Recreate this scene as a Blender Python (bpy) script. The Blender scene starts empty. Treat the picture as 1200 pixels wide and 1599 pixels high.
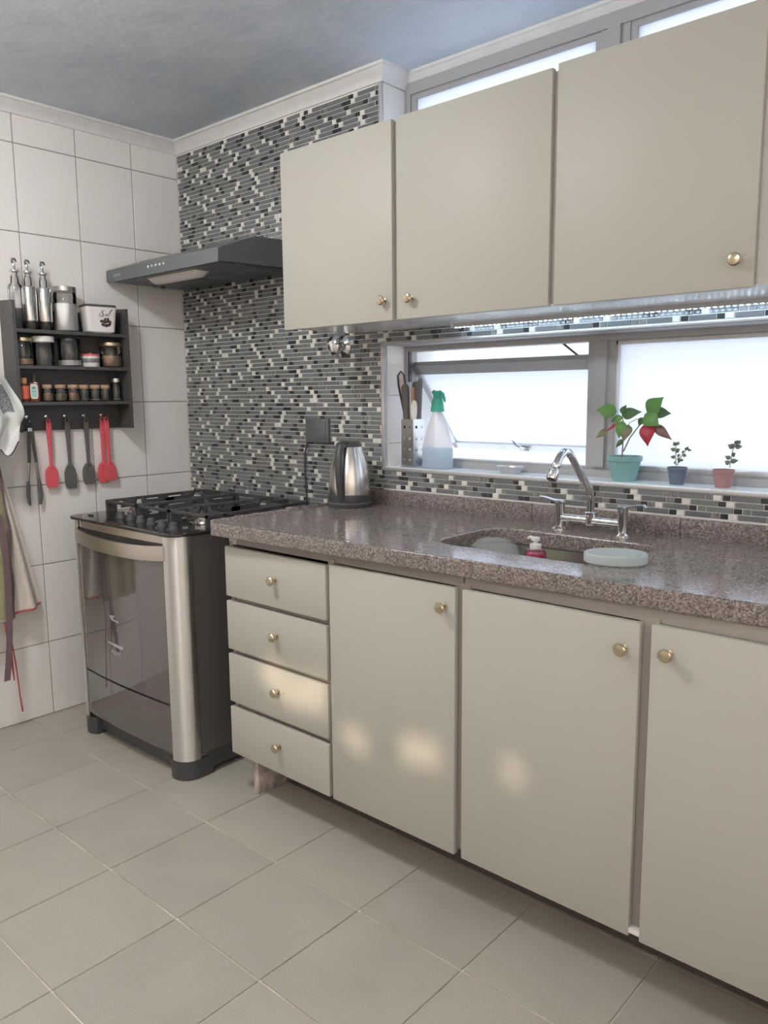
import bpy, bmesh, math, random
from mathutils import Vector, Matrix
random.seed(11)
SC = bpy.context.scene
COL = SC.collection
R = math.radians

# ------------------------------------------------------------------ camera
CX, CY, CZ = 3.21448, -2.21141, 1.33175
YAW, PITCH, ROLL, FPX = -0.727741, -0.145321, -0.008931, 1233.06
_f = Vector((math.sin(YAW) * math.cos(PITCH), math.cos(YAW) * math.cos(PITCH), math.sin(PITCH)))
_r0 = Vector((math.cos(YAW), -math.sin(YAW), 0)); _u0 = _r0.cross(_f)
_r = _r0 * math.cos(ROLL) + _u0 * math.sin(ROLL); _u = _u0 * math.cos(ROLL) - _r0 * math.sin(ROLL)
cam = bpy.data.objects.new('camera', bpy.data.cameras.new('camera')); COL.objects.link(cam)
cam.data.sensor_fit = 'VERTICAL'; cam.data.sensor_height = 24.0; cam.data.lens = 24.0 * FPX / 1599.0
cam.data.clip_start = 0.02
cam.matrix_world = Matrix(((_r.x, _u.x, -_f.x, CX), (_r.y, _u.y, -_f.y, CY), (_r.z, _u.z, -_f.z, CZ), (0, 0, 0, 1)))
SC.camera = cam
def at(u, v, y):                       # the point of the vertical plane y = const seen at a photograph pixel
    d = _f * FPX + _r * (u - 600) - _u * (v - 799.5)
    return Vector((CX, CY, CZ)) + d * ((y - CY) / d.y)

# ------------------------------------------------------------------ world, sun, exposure
W = bpy.data.worlds.new('sky'); SC.world = W; W.use_nodes = True
W.node_tree.nodes['Background'].inputs[0].default_value = (0.80, 0.88, 1.0, 1)
W.node_tree.nodes['Background'].inputs[1].default_value = 1.78
SUN_AZ, SUN_EL = R(-14), R(30)         # the sun stands low behind the viewer and comes in by holes added in the rear wall
sun = bpy.data.objects.new('sun', bpy.data.lights.new('sun', 'SUN')); COL.objects.link(sun)
sun.data.energy = 1.75; sun.data.color = (1.0, 0.80, 0.58); sun.data.angle = R(1.3)
SUN_DIR = Vector((math.sin(SUN_AZ) * math.cos(SUN_EL), math.cos(SUN_AZ) * math.cos(SUN_EL), -math.sin(SUN_EL)))
sun.rotation_euler = SUN_DIR.to_track_quat('-Z', 'Y').to_euler(); sun.location = (2, -6, 4)
SC.view_settings.view_transform = 'Standard'; SC.view_settings.look = 'None'
SC.view_settings.exposure = 0.60; SC.view_settings.gamma = 1.0; SC.view_settings.use_curve_mapping = False
SC.cycles.use_denoising = True; SC.cycles.max_bounces = 12; SC.cycles.diffuse_bounces = 6
SC.cycles.transparent_max_bounces = 24; SC.cycles.sample_clamp_indirect = 6.0

LAMP_L = 62.0                          # radiance of the ceiling lamps' glass domes

# ------------------------------------------------------------------ materials
MATS = {}
def node_mat(name):
    m = bpy.data.materials.new(name); m.use_nodes = True; MATS[name] = m
    return m, m.node_tree.nodes, m.node_tree.links, m.node_tree.nodes['Principled BSDF']
def mat(name, col, rough=0.5, metal=0.0, spec=0.5, noise=0.0, nscale=20.0, bump=0.0, bscale=200.0, aniso=None, emit=None, coat=0.0, stretch=None):
    m, N, L, b = node_mat(name)
    b.inputs['Base Color'].default_value = (*col, 1); b.inputs['Roughness'].default_value = rough
    b.inputs['Metallic'].default_value = metal; b.inputs['Specular IOR Level'].default_value = spec
    b.inputs['Coat Weight'].default_value = coat
    tc = None
    if noise or bump:
        tc = N.new('ShaderNodeTexCoord'); mp = N.new('ShaderNodeMapping'); L.new(tc.outputs['Object'], mp.inputs[0])
        if stretch: mp.inputs['Scale'].default_value = stretch
    if noise:
        t = N.new('ShaderNodeTexNoise'); t.inputs['Scale'].default_value = nscale; t.inputs['Detail'].default_value = 6
        L.new(mp.outputs[0], t.inputs['Vector'])
        cr = N.new('ShaderNodeValToRGB'); cr.color_ramp.elements[0].position = 0.3; cr.color_ramp.elements[1].position = 0.7
        cr.color_ramp.elements[0].color = (*[max(0, c * (1 - noise)) for c in col], 1)
        cr.color_ramp.elements[1].color = (*[min(1, c * (1 + noise)) for c in col], 1)
        L.new(t.outputs['Fac'], cr.inputs[0]); L.new(cr.outputs[0], b.inputs['Base Color'])
    if bump:
        t2 = N.new('ShaderNodeTexNoise'); t2.inputs['Scale'].default_value = bscale; t2.inputs['Detail'].default_value = 4
        L.new(mp.outputs[0], t2.inputs['Vector'])
        bp = N.new('ShaderNodeBump'); bp.inputs['Strength'].default_value = bump; bp.inputs['Distance'].default_value = 0.002
        L.new(t2.outputs['Fac'], bp.inputs['Height']); L.new(bp.outputs[0], b.inputs['Normal'])
    if emit:
        b.inputs['Emission Color'].default_value = (*emit[0], 1); b.inputs['Emission Strength'].default_value = emit[1]
    return m
def thin_glass(name, tint=(0.985, 0.99, 0.99), gl=1.0, rough=0.02):
    m, N, L, b = node_mat(name); N.remove(b); out = N['Material Output']
    t = N.new('ShaderNodeBsdfTransparent'); t.inputs[0].default_value = (*tint, 1)
    g = N.new('ShaderNodeBsdfGlossy'); g.inputs['Roughness'].default_value = rough; g.inputs['Color'].default_value = (gl, gl, gl, 1)
    fr = N.new('ShaderNodeFresnel'); fr.inputs[0].default_value = 1.5
    mx = N.new('ShaderNodeMixShader'); L.new(fr.outputs[0], mx.inputs[0]); L.new(t.outputs[0], mx.inputs[1]); L.new(g.outputs[0], mx.inputs[2])
    L.new(mx.outputs[0], out.inputs[0]); return m
def translucent(name, col, tr=0.6, clear=0.0, rough=0.25, gl=0.05):
    m, N, L, b = node_mat(name); out = N['Material Output']
    b.inputs['Base Color'].default_value = (*col, 1); b.inputs['Roughness'].default_value = rough
    t = N.new('ShaderNodeBsdfTranslucent'); t.inputs[0].default_value = (*col, 1)
    mx = N.new('ShaderNodeMixShader'); mx.inputs[0].default_value = tr
    L.new(b.outputs[0], mx.inputs[1]); L.new(t.outputs[0], mx.inputs[2]); last = mx
    if clear:
        c = N.new('ShaderNodeBsdfTransparent'); c.inputs[0].default_value = (*col, 1)
        m2 = N.new('ShaderNodeMixShader'); m2.inputs[0].default_value = clear
        L.new(mx.outputs[0], m2.inputs[1]); L.new(c.outputs[0], m2.inputs[2]); last = m2
    L.new(last.outputs[0], out.inputs[0]); return m

mat('tile_white', (0.86, 0.835, 0.82), 0.16, noise=0.02, nscale=3)
mat('grout_wall', (0.33, 0.29, 0.27), 0.8)
mat('grout_floor', (0.62, 0.59, 0.53), 0.85, noise=0.35, nscale=9)
mat('grout_mosaic', (0.80, 0.81, 0.79), 0.7)
mat('paint_white', (0.80, 0.80, 0.79), 0.5, noise=0.03, nscale=6)
mat('paint_warm', (0.78, 0.71, 0.65), 0.7)
mat('crown_white', (0.76, 0.76, 0.75), 0.45, noise=0.04, nscale=15)
mat('stucco', (0.86, 0.85, 0.84), 0.9, bump=1.0, bscale=60, noise=0.08, nscale=90)
def floor_mat():
    m, N, L, b = node_mat('floor_tile')
    tc = N.new('ShaderNodeTexCoord'); g = N.new('ShaderNodeNewGeometry'); oi = N.new('ShaderNodeObjectInfo')
    n1 = N.new('ShaderNodeTexNoise'); n1.inputs['Scale'].default_value = 420; n1.inputs['Detail'].default_value = 3
    n2 = N.new('ShaderNodeTexNoise'); n2.inputs['Scale'].default_value = 5; n2.inputs['Detail'].default_value = 4
    L.new(g.outputs['Position'], n1.inputs['Vector']); L.new(g.outputs['Position'], n2.inputs['Vector'])
    c1 = N.new('ShaderNodeValToRGB'); c1.color_ramp.elements[0].position = 0.35; c1.color_ramp.elements[1].position = 0.65
    c1.color_ramp.elements[0].color = (0.365, 0.343, 0.298, 1); c1.color_ramp.elements[1].color = (0.455, 0.428, 0.373, 1)
    L.new(n1.outputs['Fac'], c1.inputs[0])
    mx = N.new('ShaderNodeMix'); mx.data_type = 'RGBA'; mx.blend_type = 'MULTIPLY'; mx.inputs[0].default_value = 1
    c2 = N.new('ShaderNodeValToRGB'); c2.color_ramp.elements[0].position = 0.3; c2.color_ramp.elements[1].position = 0.75
    c2.color_ramp.elements[0].color = (0.9, 0.9, 0.9, 1); c2.color_ramp.elements[1].color = (1.03, 1.03, 1.03, 1)
    ad = N.new('ShaderNodeMath'); ad.operation = 'MULTIPLY_ADD'; ad.inputs[1].default_value = 0.25; L.new(oi.outputs['Random'], ad.inputs[0]); L.new(n2.outputs['Fac'], ad.inputs[2])
    L.new(ad.outputs[0], c2.inputs[0]); L.new(c1.outputs[0], mx.inputs[6]); L.new(c2.outputs[0], mx.inputs[7])
    L.new(mx.outputs[2], b.inputs['Base Color']); b.inputs['Roughness'].default_value = 0.42
    b.inputs['Specular IOR Level'].default_value = 0.35
floor_mat()
def ceiling_mat():
    m, N, L, b = node_mat('ceiling_plaster')
    tc = N.new('ShaderNodeTexCoord')
    n1 = N.new('ShaderNodeTexNoise'); n1.inputs['Scale'].default_value = 3.0; n1.inputs['Detail'].default_value = 10; n1.inputs['Roughness'].default_value = 0.66
    L.new(tc.outputs['Object'], n1.inputs['Vector'])
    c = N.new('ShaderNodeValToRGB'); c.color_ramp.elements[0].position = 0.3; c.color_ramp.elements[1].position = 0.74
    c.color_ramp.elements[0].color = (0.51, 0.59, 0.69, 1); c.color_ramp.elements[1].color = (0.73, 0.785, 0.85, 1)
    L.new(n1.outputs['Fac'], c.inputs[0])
    n2 = N.new('ShaderNodeTexNoise'); n2.inputs['Scale'].default_value = 14; n2.inputs['Detail'].default_value = 6
    L.new(tc.outputs['Object'], n2.inputs['Vector'])
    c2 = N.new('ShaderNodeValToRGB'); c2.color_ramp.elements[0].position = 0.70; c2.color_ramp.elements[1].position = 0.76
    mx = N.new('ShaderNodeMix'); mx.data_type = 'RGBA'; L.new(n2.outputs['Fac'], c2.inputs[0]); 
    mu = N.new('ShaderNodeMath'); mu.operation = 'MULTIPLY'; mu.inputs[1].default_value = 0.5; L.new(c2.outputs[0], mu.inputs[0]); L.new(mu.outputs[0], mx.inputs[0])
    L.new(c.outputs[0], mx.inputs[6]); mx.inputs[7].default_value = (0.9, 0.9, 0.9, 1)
    L.new(mx.outputs[2], b.inputs['Base Color']); b.inputs['Roughness'].default_value = 0.62
    bp = N.new('ShaderNodeBump'); bp.inputs['Strength'].default_value = 0.35; bp.inputs['Distance'].default_value = 0.01
    L.new(n2.outputs['Fac'], bp.inputs['Height']); L.new(bp.outputs[0], b.inputs['Normal'])
ceiling_mat()
def granite_mat():
    m, N, L, b = node_mat('granite')
    tc = N.new('ShaderNodeTexCoord')
    v = N.new('ShaderNodeTexVoronoi'); v.inputs['Scale'].default_value = 300; L.new(tc.outputs['Object'], v.inputs['Vector'])
    sp = N.new('ShaderNodeSeparateColor'); L.new(v.outputs['Color'], sp.inputs[0])
    c = N.new('ShaderNodeValToRGB'); e = c.color_ramp.elements
    e[0].position = 0.0; e[0].color = (0.10, 0.084, 0.08, 1); e[1].position = 1.0; e[1].color = (0.40, 0.36, 0.345, 1)  # speckle tones raised slightly to take in lens haze
    for p, col in ((0.22, (0.135, 0.112, 0.107, 1)), (0.30, (0.20, 0.160, 0.150, 1)), (0.62, (0.225, 0.182, 0.170, 1)), (0.70, (0.26, 0.222, 0.212, 1)), (0.9, (0.31, 0.275, 0.265, 1))):
        q = e.new(p); q.color = col
    L.new(sp.outputs[0], c.inputs[0]); L.new(c.outputs[0], b.inputs['Base Color'])
    n = N.new('ShaderNodeTexNoise'); n.inputs['Scale'].default_value = 18; n.inputs['Detail'].default_value = 6
    mp = N.new('ShaderNodeMapping'); mp.inputs['Scale'].default_value = (1, 3, 3); L.new(tc.outputs['Object'], mp.inputs[0]); L.new(mp.outputs[0], n.inputs['Vector'])
    mr = N.new('ShaderNodeMapRange'); mr.inputs[1].default_value = 0.35; mr.inputs[2].default_value = 0.7; mr.inputs[3].default_value = 0.07; mr.inputs[4].default_value = 0.24
    L.new(n.outputs['Fac'], mr.inputs[0]); L.new(mr.outputs[0], b.inputs['Roughness'])
granite_mat()
mat('laminate', (0.47, 0.458, 0.410), 0.47, spec=0.3)
mat('carcass', (0.33, 0.295, 0.27), 0.5)  # darkened so the rail under the worktop carries its shade
mat('kick_dark', (0.10, 0.085, 0.078), 0.7)  # dark brown chosen to deepen the band of shade under the cupboards
mat('carcass_light', (0.62, 0.55, 0.49), 0.5)
mat('masonry', (0.46, 0.39, 0.36), 0.8, noise=0.5, nscale=26)
mat('knob_brass', (0.62, 0.54, 0.40), 0.22, metal=1.0)
mat('steel', (0.68, 0.665, 0.65), 0.24, metal=1.0, noise=0.06, nscale=40, stretch=(1, 1, 0.05))
mp_ = mat('steel_pillar', (0.78, 0.765, 0.75), 0.34, metal=1.0)
tn_ = mp_.node_tree.nodes.new('ShaderNodeTangent'); tn_.direction_type = 'RADIAL'; tn_.axis = 'Z'
pb_ = mp_.node_tree.nodes['Principled BSDF']; pb_.inputs['Anisotropic'].default_value = 0.9; pb_.inputs['Anisotropic Rotation'].default_value = 0.25
mp_.node_tree.links.new(tn_.outputs[0], pb_.inputs['Tangent'])
mat('steel_h', (0.66, 0.60, 0.55), 0.28, metal=1.0, noise=0.05, nscale=40, stretch=(0.05, 1, 1))
mat('steel_sink', (0.60, 0.58, 0.54), 0.32, metal=1.0)
mat('chrome', (0.80, 0.80, 0.81), 0.08, metal=1.0)
mat('aluminium', (0.60, 0.60, 0.61), 0.38, metal=0.55, noise=0.04, nscale=30)
mat('frame_grey', (0.41, 0.41, 0.415), 0.5, metal=0.15)
mat('black_glass', (0.030, 0.029, 0.030), 0.05, spec=0.6)  # base lifted above black to hold lens haze
mat('oven_glass', (0.095, 0.082, 0.080), 0.05, spec=1.0, coat=1.0)
mat('cast_iron', (0.068, 0.066, 0.067), 0.55)  # iron tone raised, a veil of haze is in this grey
mat('black_plastic', (0.062, 0.062, 0.066), 0.38)  # haze lift included in the colour
mat('dark_enamel', (0.135, 0.128, 0.126), 0.36, metal=0.2)
mat('hood_grey', (0.15, 0.165, 0.178), 0.33, metal=0.35)
mat('hood_under', (0.13, 0.14, 0.152), 0.4, metal=0.3)
mat('white_plastic', (0.80, 0.79, 0.77), 0.35)
mat('badge_grey', (0.30, 0.31, 0.33), 0.4)
mat('emblem_grey', (0.42, 0.41, 0.41), 0.4)
mat('logo_white', (0.72, 0.71, 0.70), 0.35, metal=0.3)
mat('shelf_black', (0.078, 0.075, 0.075), 0.42, noise=0.1, nscale=30)  # black raised towards grey for hazy, lifted shadows
mat('mosaic_grey', (0.168, 0.178, 0.186), 0.14)
mat('mosaic_grey2', (0.195, 0.205, 0.213), 0.16)
mat('mosaic_grey3', (0.150, 0.160, 0.168), 0.12)
mat('mosaic_dark', (0.045, 0.045, 0.047), 0.14)
mat('mosaic_mid', (0.21, 0.21, 0.205), 0.25, noise=0.3, nscale=60)
mat('mosaic_light', (0.76, 0.765, 0.73), 0.35, noise=0.06, nscale=60)
mat('sill_tile', (0.78, 0.84, 0.90), 0.2)
mat('led_bar', (0.5, 0.5, 0.52), 0.35, metal=0.5)
mat('led_chip', (0.9, 0.95, 1.0), 0.4, emit=((0.62, 0.81, 1.0), 24.0))
mat('underside', (0.60, 0.59, 0.57), 0.22)
mat('red_silicone', (0.72, 0.115, 0.14), 0.45)
mat('grey_silicone', (0.125, 0.118, 0.112), 0.5)
mat('gold_lid', (0.58, 0.50, 0.32), 0.3, metal=1.0)
mat('silver_lid', (0.62, 0.60, 0.56), 0.3, metal=1.0)
mat('cork', (0.50, 0.33, 0.22), 0.8, noise=0.2, nscale=120)
mat('sugar', (0.82, 0.82, 0.82), 0.9)
mat('grain', (0.55, 0.42, 0.32), 0.9, noise=0.4, nscale=220)
mat('brown_grain', (0.36, 0.25, 0.19), 0.9, noise=0.4, nscale=260)
mat('herb', (0.26, 0.25, 0.18), 0.9, noise=0.4, nscale=260)
mat('amber_glass', (0.16, 0.055, 0.035), 0.12)
mat('label_red', (0.82, 0.16, 0.085), 0.5)
mat('label_cream', (0.78, 0.74, 0.66), 0.5)
mat('label_teal', (0.36, 0.58, 0.58), 0.5)
mat('label_dark', (0.10, 0.075, 0.07), 0.5)
mat('tin_white', (0.78, 0.75, 0.73), 0.3)
mat('tin_red', (0.62, 0.16, 0.17), 0.35)
mat('ceramic', (0.80, 0.77, 0.75), 0.12)
mat('coffee_print', (0.075, 0.040, 0.038), 0.4)
mat('towel', (0.78, 0.79, 0.78), 0.95, bump=0.6, bscale=500)
mat('towel_pattern', (0.22, 0.23, 0.24), 0.95, noise=0.9, nscale=260)
mat('apron_cloth', (0.74, 0.68, 0.61), 0.95, bump=0.5, bscale=400, noise=0.07, nscale=14, stretch=(1, 8, 0.6))
mat('apron_olive', (0.34, 0.31, 0.19), 0.95, bump=0.5, bscale=400)
mat('plum', (0.17, 0.115, 0.13), 0.9)
mat('red_tape', (0.46, 0.09, 0.105), 0.85)
mat('dark_tape', (0.10, 0.095, 0.10), 0.9)
mat('teal_pot', (0.22, 0.41, 0.41), 0.45)
mat('navy_pot', (0.13, 0.16, 0.22), 0.45)
mat('brick_pot', (0.38, 0.205, 0.205), 0.5)
mat('soil', (0.07, 0.05, 0.04), 0.95)
mat('wood_handle', (0.55, 0.29, 0.16), 0.5)
mat('stem_brown', (0.20, 0.15, 0.10), 0.7)
mat('stem_pale', (0.45, 0.48, 0.38), 0.7)
mat('green_plastic', (0.055, 0.42, 0.30), 0.35)
mat('pink_soap', (0.52, 0.07, 0.16), 0.3)
mat('sponge', (0.66, 0.62, 0.24), 0.9)
mat('lamp_metal', (0.8, 0.8, 0.8), 0.4)
mat('lamp_glow', (1, 1, 1), 0.5, emit=((1.0, 0.965, 0.925), LAMP_L))
translucent('leaf_green', (0.20, 0.40, 0.12), 0.45, rough=0.4)
translucent('leaf_dark', (0.11, 0.21, 0.085), 0.4, rough=0.4)
translucent('leaf_olive', (0.27, 0.25, 0.15), 0.4, rough=0.4)
translucent('leaf_red', (0.50, 0.045, 0.075), 0.4, rough=0.4)
translucent('leaf_brown', (0.27, 0.15, 0.14), 0.35, rough=0.4)
translucent('leaf_jade', (0.16, 0.19, 0.14), 0.15, rough=0.35)
translucent('frosted', (0.93, 0.95, 0.99), 0.86, rough=0.25)
translucent('frosted_warm', (1.0, 0.90, 0.78), 0.9, rough=0.3)
translucent('bottle_plastic', (0.93, 0.90, 0.90), 0.6, clear=0.45, rough=0.35)
translucent('blue_liquid', (0.72, 0.88, 0.97), 0.75, clear=0.45, rough=0.3)
translucent('lid_plastic', (0.80, 0.85, 0.85), 0.5, clear=0.12, rough=0.35)
translucent('lamp_cover', (0.93, 0.88, 0.86), 0.15, rough=0.3)
thin_glass('glass'); translucent('dome_plastic', (0.93, 0.95, 0.95), 0.4, clear=0.84, rough=0.08); thin_glass('glass_green', (0.90, 0.93, 0.90))

# ------------------------------------------------------------------ mesh tools
class MB:
    def __init__(s): s.v = []; s.f = []; s.m = []; s.cur = 0
    def add(s, vs, fs, M=None):
        o = len(s.v); s.v += [tuple(M @ Vector(v)) if M else tuple(v) for v in vs]
        s.f += [tuple(i + o for i in f) for f in fs]; s.m += [s.cur] * len(fs); return s
    def box(s, x0, x1, y0, y1, z0, z1, b=0.0, seg=2, M=None):
        if b <= 0:
            return s.add([(x0, y0, z0), (x1, y0, z0), (x1, y1, z0), (x0, y1, z0), (x0, y0, z1), (x1, y0, z1), (x1, y1, z1), (x0, y1, z1)],
                         [(0, 3, 2, 1), (4, 5, 6, 7), (0, 1, 5, 4), (1, 2, 6, 5), (2, 3, 7, 6), (3, 0, 4, 7)], M)
        bm = bmesh.new(); bmesh.ops.create_cube(bm, size=1)
        for v in bm.verts: v.co = Vector(((x0 + x1) / 2 + v.co.x * (x1 - x0), (y0 + y1) / 2 + v.co.y * (y1 - y0), (z0 + z1) / 2 + v.co.z * (z1 - z0)))
        bmesh.ops.bevel(bm, geom=bm.edges[:], offset=b, segments=seg, affect='EDGES', profile=0.5)
        bm.verts.index_update(); s.add([v.co[:] for v in bm.verts], [[v.index for v in f.verts] for f in bm.faces], M); bm.free(); return s
    def lathe(s, prof, c=(0, 0, 0), n=24, M=None):
        vs = []; rows = []
        for r, z in prof:
            if r < 1e-6: rows.append([len(vs)]); vs.append((c[0], c[1], c[2] + z))
            else:
                rows.append(list(range(len(vs), len(vs) + n)))
                vs += [(c[0] + r * math.cos(2 * math.pi * k / n), c[1] + r * math.sin(2 * math.pi * k / n), c[2] + z) for k in range(n)]
        fs = []
        for a, b in zip(rows, rows[1:]):
            for k in range(n):
                k2 = (k + 1) % n
                if len(a) == 1 and len(b) == 1: continue
                if len(a) == 1: fs.append((a[0], b[k2], b[k]))
                elif len(b) == 1: fs.append((a[k], a[k2], b[0]))
                else: fs.append((a[k], a[k2], b[k2], b[k]))
        return s.add(vs, fs, M)
    def tube(s, pts, r, n=10, M=None, flat=1.0, up=None):
        P = [Vector(p) for p in pts]; rr = r if isinstance(r, (list, tuple)) else [r] * len(P)
        vs = []; fs = []; t0 = (P[1] - P[0]).normalized()
        ref = Vector(up) if up else (Vector((0, 0, 1)) if abs(t0.z) < 0.9 else Vector((1, 0, 0)))
        a = t0.cross(ref).normalized()
        for i, p in enumerate(P):
            t = (P[min(i + 1, len(P) - 1)] - P[max(i - 1, 0)]).normalized()
            a = (a - t * a.dot(t)).normalized(); b = t.cross(a)
            for k in range(n):
                th = 2 * math.pi * k / n; vs.append(tuple(p + a * (rr[i] * math.cos(th)) + b * (rr[i] * flat * math.sin(th))))
        for i in range(len(P) - 1):
            for k in range(n): fs.append((i * n + k, i * n + (k + 1) % n, (i + 1) * n + (k + 1) % n, (i + 1) * n + k))
        fs.append(tuple(range(n - 1, -1, -1))); fs.append(tuple((len(P) - 1) * n + k for k in range(n)))
        return s.add(vs, fs, M)
    def prism(s, poly, ax, a, b, M=None):              # poly in the two other axes, extruded along ax from a to b
        def mk(p, q):
            return {'x': (q, p[0], p[1]), 'y': (p[0], q, p[1]), 'z': (p[0], p[1], q)}[ax]
        n = len(poly); vs = [mk(p, a) for p in poly] + [mk(p, b) for p in poly]
        fs = [tuple(range(n)), tuple(range(2 * n - 1, n - 1, -1))] + [(i, i + n, (i + 1) % n + n, (i + 1) % n) for i in range(n)]
        return s.add(vs, fs, M)
    def plate(s, outer, holes, h, bev=0.0, M=None):    # flat 2D shape in xy with holes, z from 0 to h
        cu = bpy.data.curves.new('c', 'CURVE'); cu.dimensions = '2D'; cu.fill_mode = 'BOTH'
        for loop in [outer] + list(holes):
            sp = cu.splines.new('POLY'); sp.points.add(len(loop) - 1); sp.use_cyclic_u = True
            for q, p in zip(sp.points, loop): q.co = (p[0], p[1], 0, 1)
        cu.extrude = h / 2 - bev; cu.bevel_depth = bev; cu.bevel_resolution = 2; cu.offset = -bev
        o = bpy.data.objects.new('c', cu); me = bpy.data.meshes.new_from_object(o)
        T = Matrix.Translation((0, 0, h / 2))
        s.add([v.co[:] for v in me.vertices], [tuple(p.vertices) for p in me.polygons], (M @ T) if M else T)
        bpy.data.objects.remove(o); bpy.data.curves.remove(cu); bpy.data.meshes.remove(me); return s
    def text(s, body, size, h, M, shear=0.0):
        cu = bpy.data.curves.new('t', 'FONT'); cu.body = body; cu.size = size; cu.extrude = h / 2; cu.align_x = 'CENTER'; cu.align_y = 'CENTER'; cu.shear = shear
        o = bpy.data.objects.new('t', cu); me = bpy.data.meshes.new_from_object(o)
        s.add([v.co[:] for v in me.vertices], [tuple(p.vertices) for p in me.polygons], M)
        bpy.data.objects.remove(o); bpy.data.curves.remove(cu); bpy.data.meshes.remove(me); return s
    def grid(s, fn, nu, nv, th=0.0):                   # cloth: fn(u, v) -> point; given thickness along its normals
        P = [[Vector(fn(i / nu, j / nv)) for j in range(nv + 1)] for i in range(nu + 1)]
        idx = lambda i, j: i * (nv + 1) + j
        vs = [p for row in P for p in row]
        fs = [(idx(i, j), idx(i + 1, j), idx(i + 1, j + 1), idx(i, j + 1)) for i in range(nu) for j in range(nv)]
        if th:
            off = len(vs); nn = []
            for i in range(nu + 1):
                for j in range(nv + 1):
                    du = P[min(i + 1, nu)][j] - P[max(i - 1, 0)][j]; dv = P[i][min(j + 1, nv)] - P[i][max(j - 1, 0)]
                    nn.append(du.cross(dv).normalized() * th)
            vs = vs + [p - q for p, q in zip(vs, nn)]
            fs = fs + [tuple(k + off for k in reversed(f)) for f in fs]
            rim = [idx(i, 0) for i in range(nu)] + [idx(nu, j) for j in range(nv)] + [idx(i, nv) for i in range(nu, 0, -1)] + [idx(0, j) for j in range(nv, 0, -1)]
            fs += [(b, a, a + off, b + off) for a, b in zip(rim, rim[1:] + rim[:1])]
        return s.add([tuple(v) for v in vs], fs)
    def mesh(s, name, mats, smooth=True, ang=35):
        me = bpy.data.meshes.new(name); me.from_pydata(s.v, [], s.f)
        for m in ([mats] if isinstance(mats, str) else mats): me.materials.append(MATS[m])
        if not isinstance(mats, str): me.polygons.foreach_set('material_index', s.m)
        me.update()
        if smooth: me.shade_smooth(); me.set_sharp_from_angle(angle=R(ang))
        return me
    def build(s, name, mats, parent=None, label=None, smooth=True, ang=35):
        return link(name, s.mesh(name, mats, smooth, ang), parent, label)
def link(name, me, parent=None, label=None, loc=None):
    o = bpy.data.objects.new(name, me); COL.objects.link(o)
    if loc is not None: o.location = loc
    if parent is not None:
        o.parent = parent
        if parent.type == 'EMPTY' and not parent.get('_local'):      # parts are modelled in room coordinates
            o.matrix_parent_inverse = Matrix.Translation(-Vector(parent.location))
        elif parent.parent is not None and parent.type != 'EMPTY': pass
    if label: o['label'] = label
    return o
def tag(o, label=None, cat=None, group=None, kind=None):
    for k, v in (('label', label), ('category', cat), ('group', group), ('kind', kind)):
        if v: o[k] = v
    return o
def thing(name, label, cat, loc, group=None, local=False, rz=0.0):
    o = bpy.data.objects.new(name, None); COL.objects.link(o); o.location = loc; o.rotation_euler.z = rz; o.empty_display_size = 0.05
    if local: o['_local'] = 1
    return tag(o, label, cat, group)
def rrect(x0, x1, y0, y1, r, n=6):
    out = []
    for cx, cy, a0 in ((x1 - r, y1 - r, 0), (x0 + r, y1 - r, 90), (x0 + r, y0 + r, 180), (x1 - r, y0 + r, 270)):
        for k in range(n + 1):
            a = R(a0 + 90 * k / n); out.append((cx + r * math.cos(a), cy + r * math.sin(a)))
    return out
def rot_to(d):                                          # matrix whose z axis is d
    return Vector(d).to_track_quat('Z', 'Y').to_matrix().to_4x4()
T = Matrix.Translation

# ------------------------------------------------------------------ the room
XR, YR, ZC = 3.95, -3.6, 2.475
XJ, YW = 1.251, 0.12                                   # right end of the mosaic wall, depth of the window recess
ZS, ZH = 1.068, 1.520                                  # sill and head of the low window
ZU = 1.66                                              # foot of the high window

fl = MB().box(-0.2, XR + 0.2, YR - 0.2, 0.3, -0.25, -0.004).build('floor', 'grout_floor'); tag(fl, kind='structure')
FX, FY, FS = 0.5641, -0.8443, 0.333
tile_me = MB().box(-FS / 2 + .0022, FS / 2 - .0022, -FS / 2 + .0022, FS / 2 - .0022, -0.006, 0, b=0.0014, seg=1).mesh('tile', 'floor_tile')
for i in range(-3, 12):
    for j in range(-9, 4):
        cx, cy = FX + (i + .5) * FS, FY + (j + .5) * FS
        if cx > XR + .1 or cx < -.12 or cy < YR - .1 or cy > 0.1: continue
        link('tile', tile_me, fl, loc=(cx, cy, random.uniform(-.0004, .0002)))
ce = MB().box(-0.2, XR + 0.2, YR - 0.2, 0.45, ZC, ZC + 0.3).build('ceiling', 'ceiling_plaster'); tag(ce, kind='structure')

wb = MB()
wb.box(-0.2, XJ, 0, 0.3, 0, ZC); wb.box(XJ, XR + .2, 0, 0.3, 0, ZS - .006); wb.box(XJ, XR + .2, 0, 0.3, ZH, ZU); wb.box(XJ, XR + .2, 0.2, 0.3, 2.40, ZC)
wall_back = wb.build('wall_back', 'grout_mosaic'); tag(wall_back, kind='structure')

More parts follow.
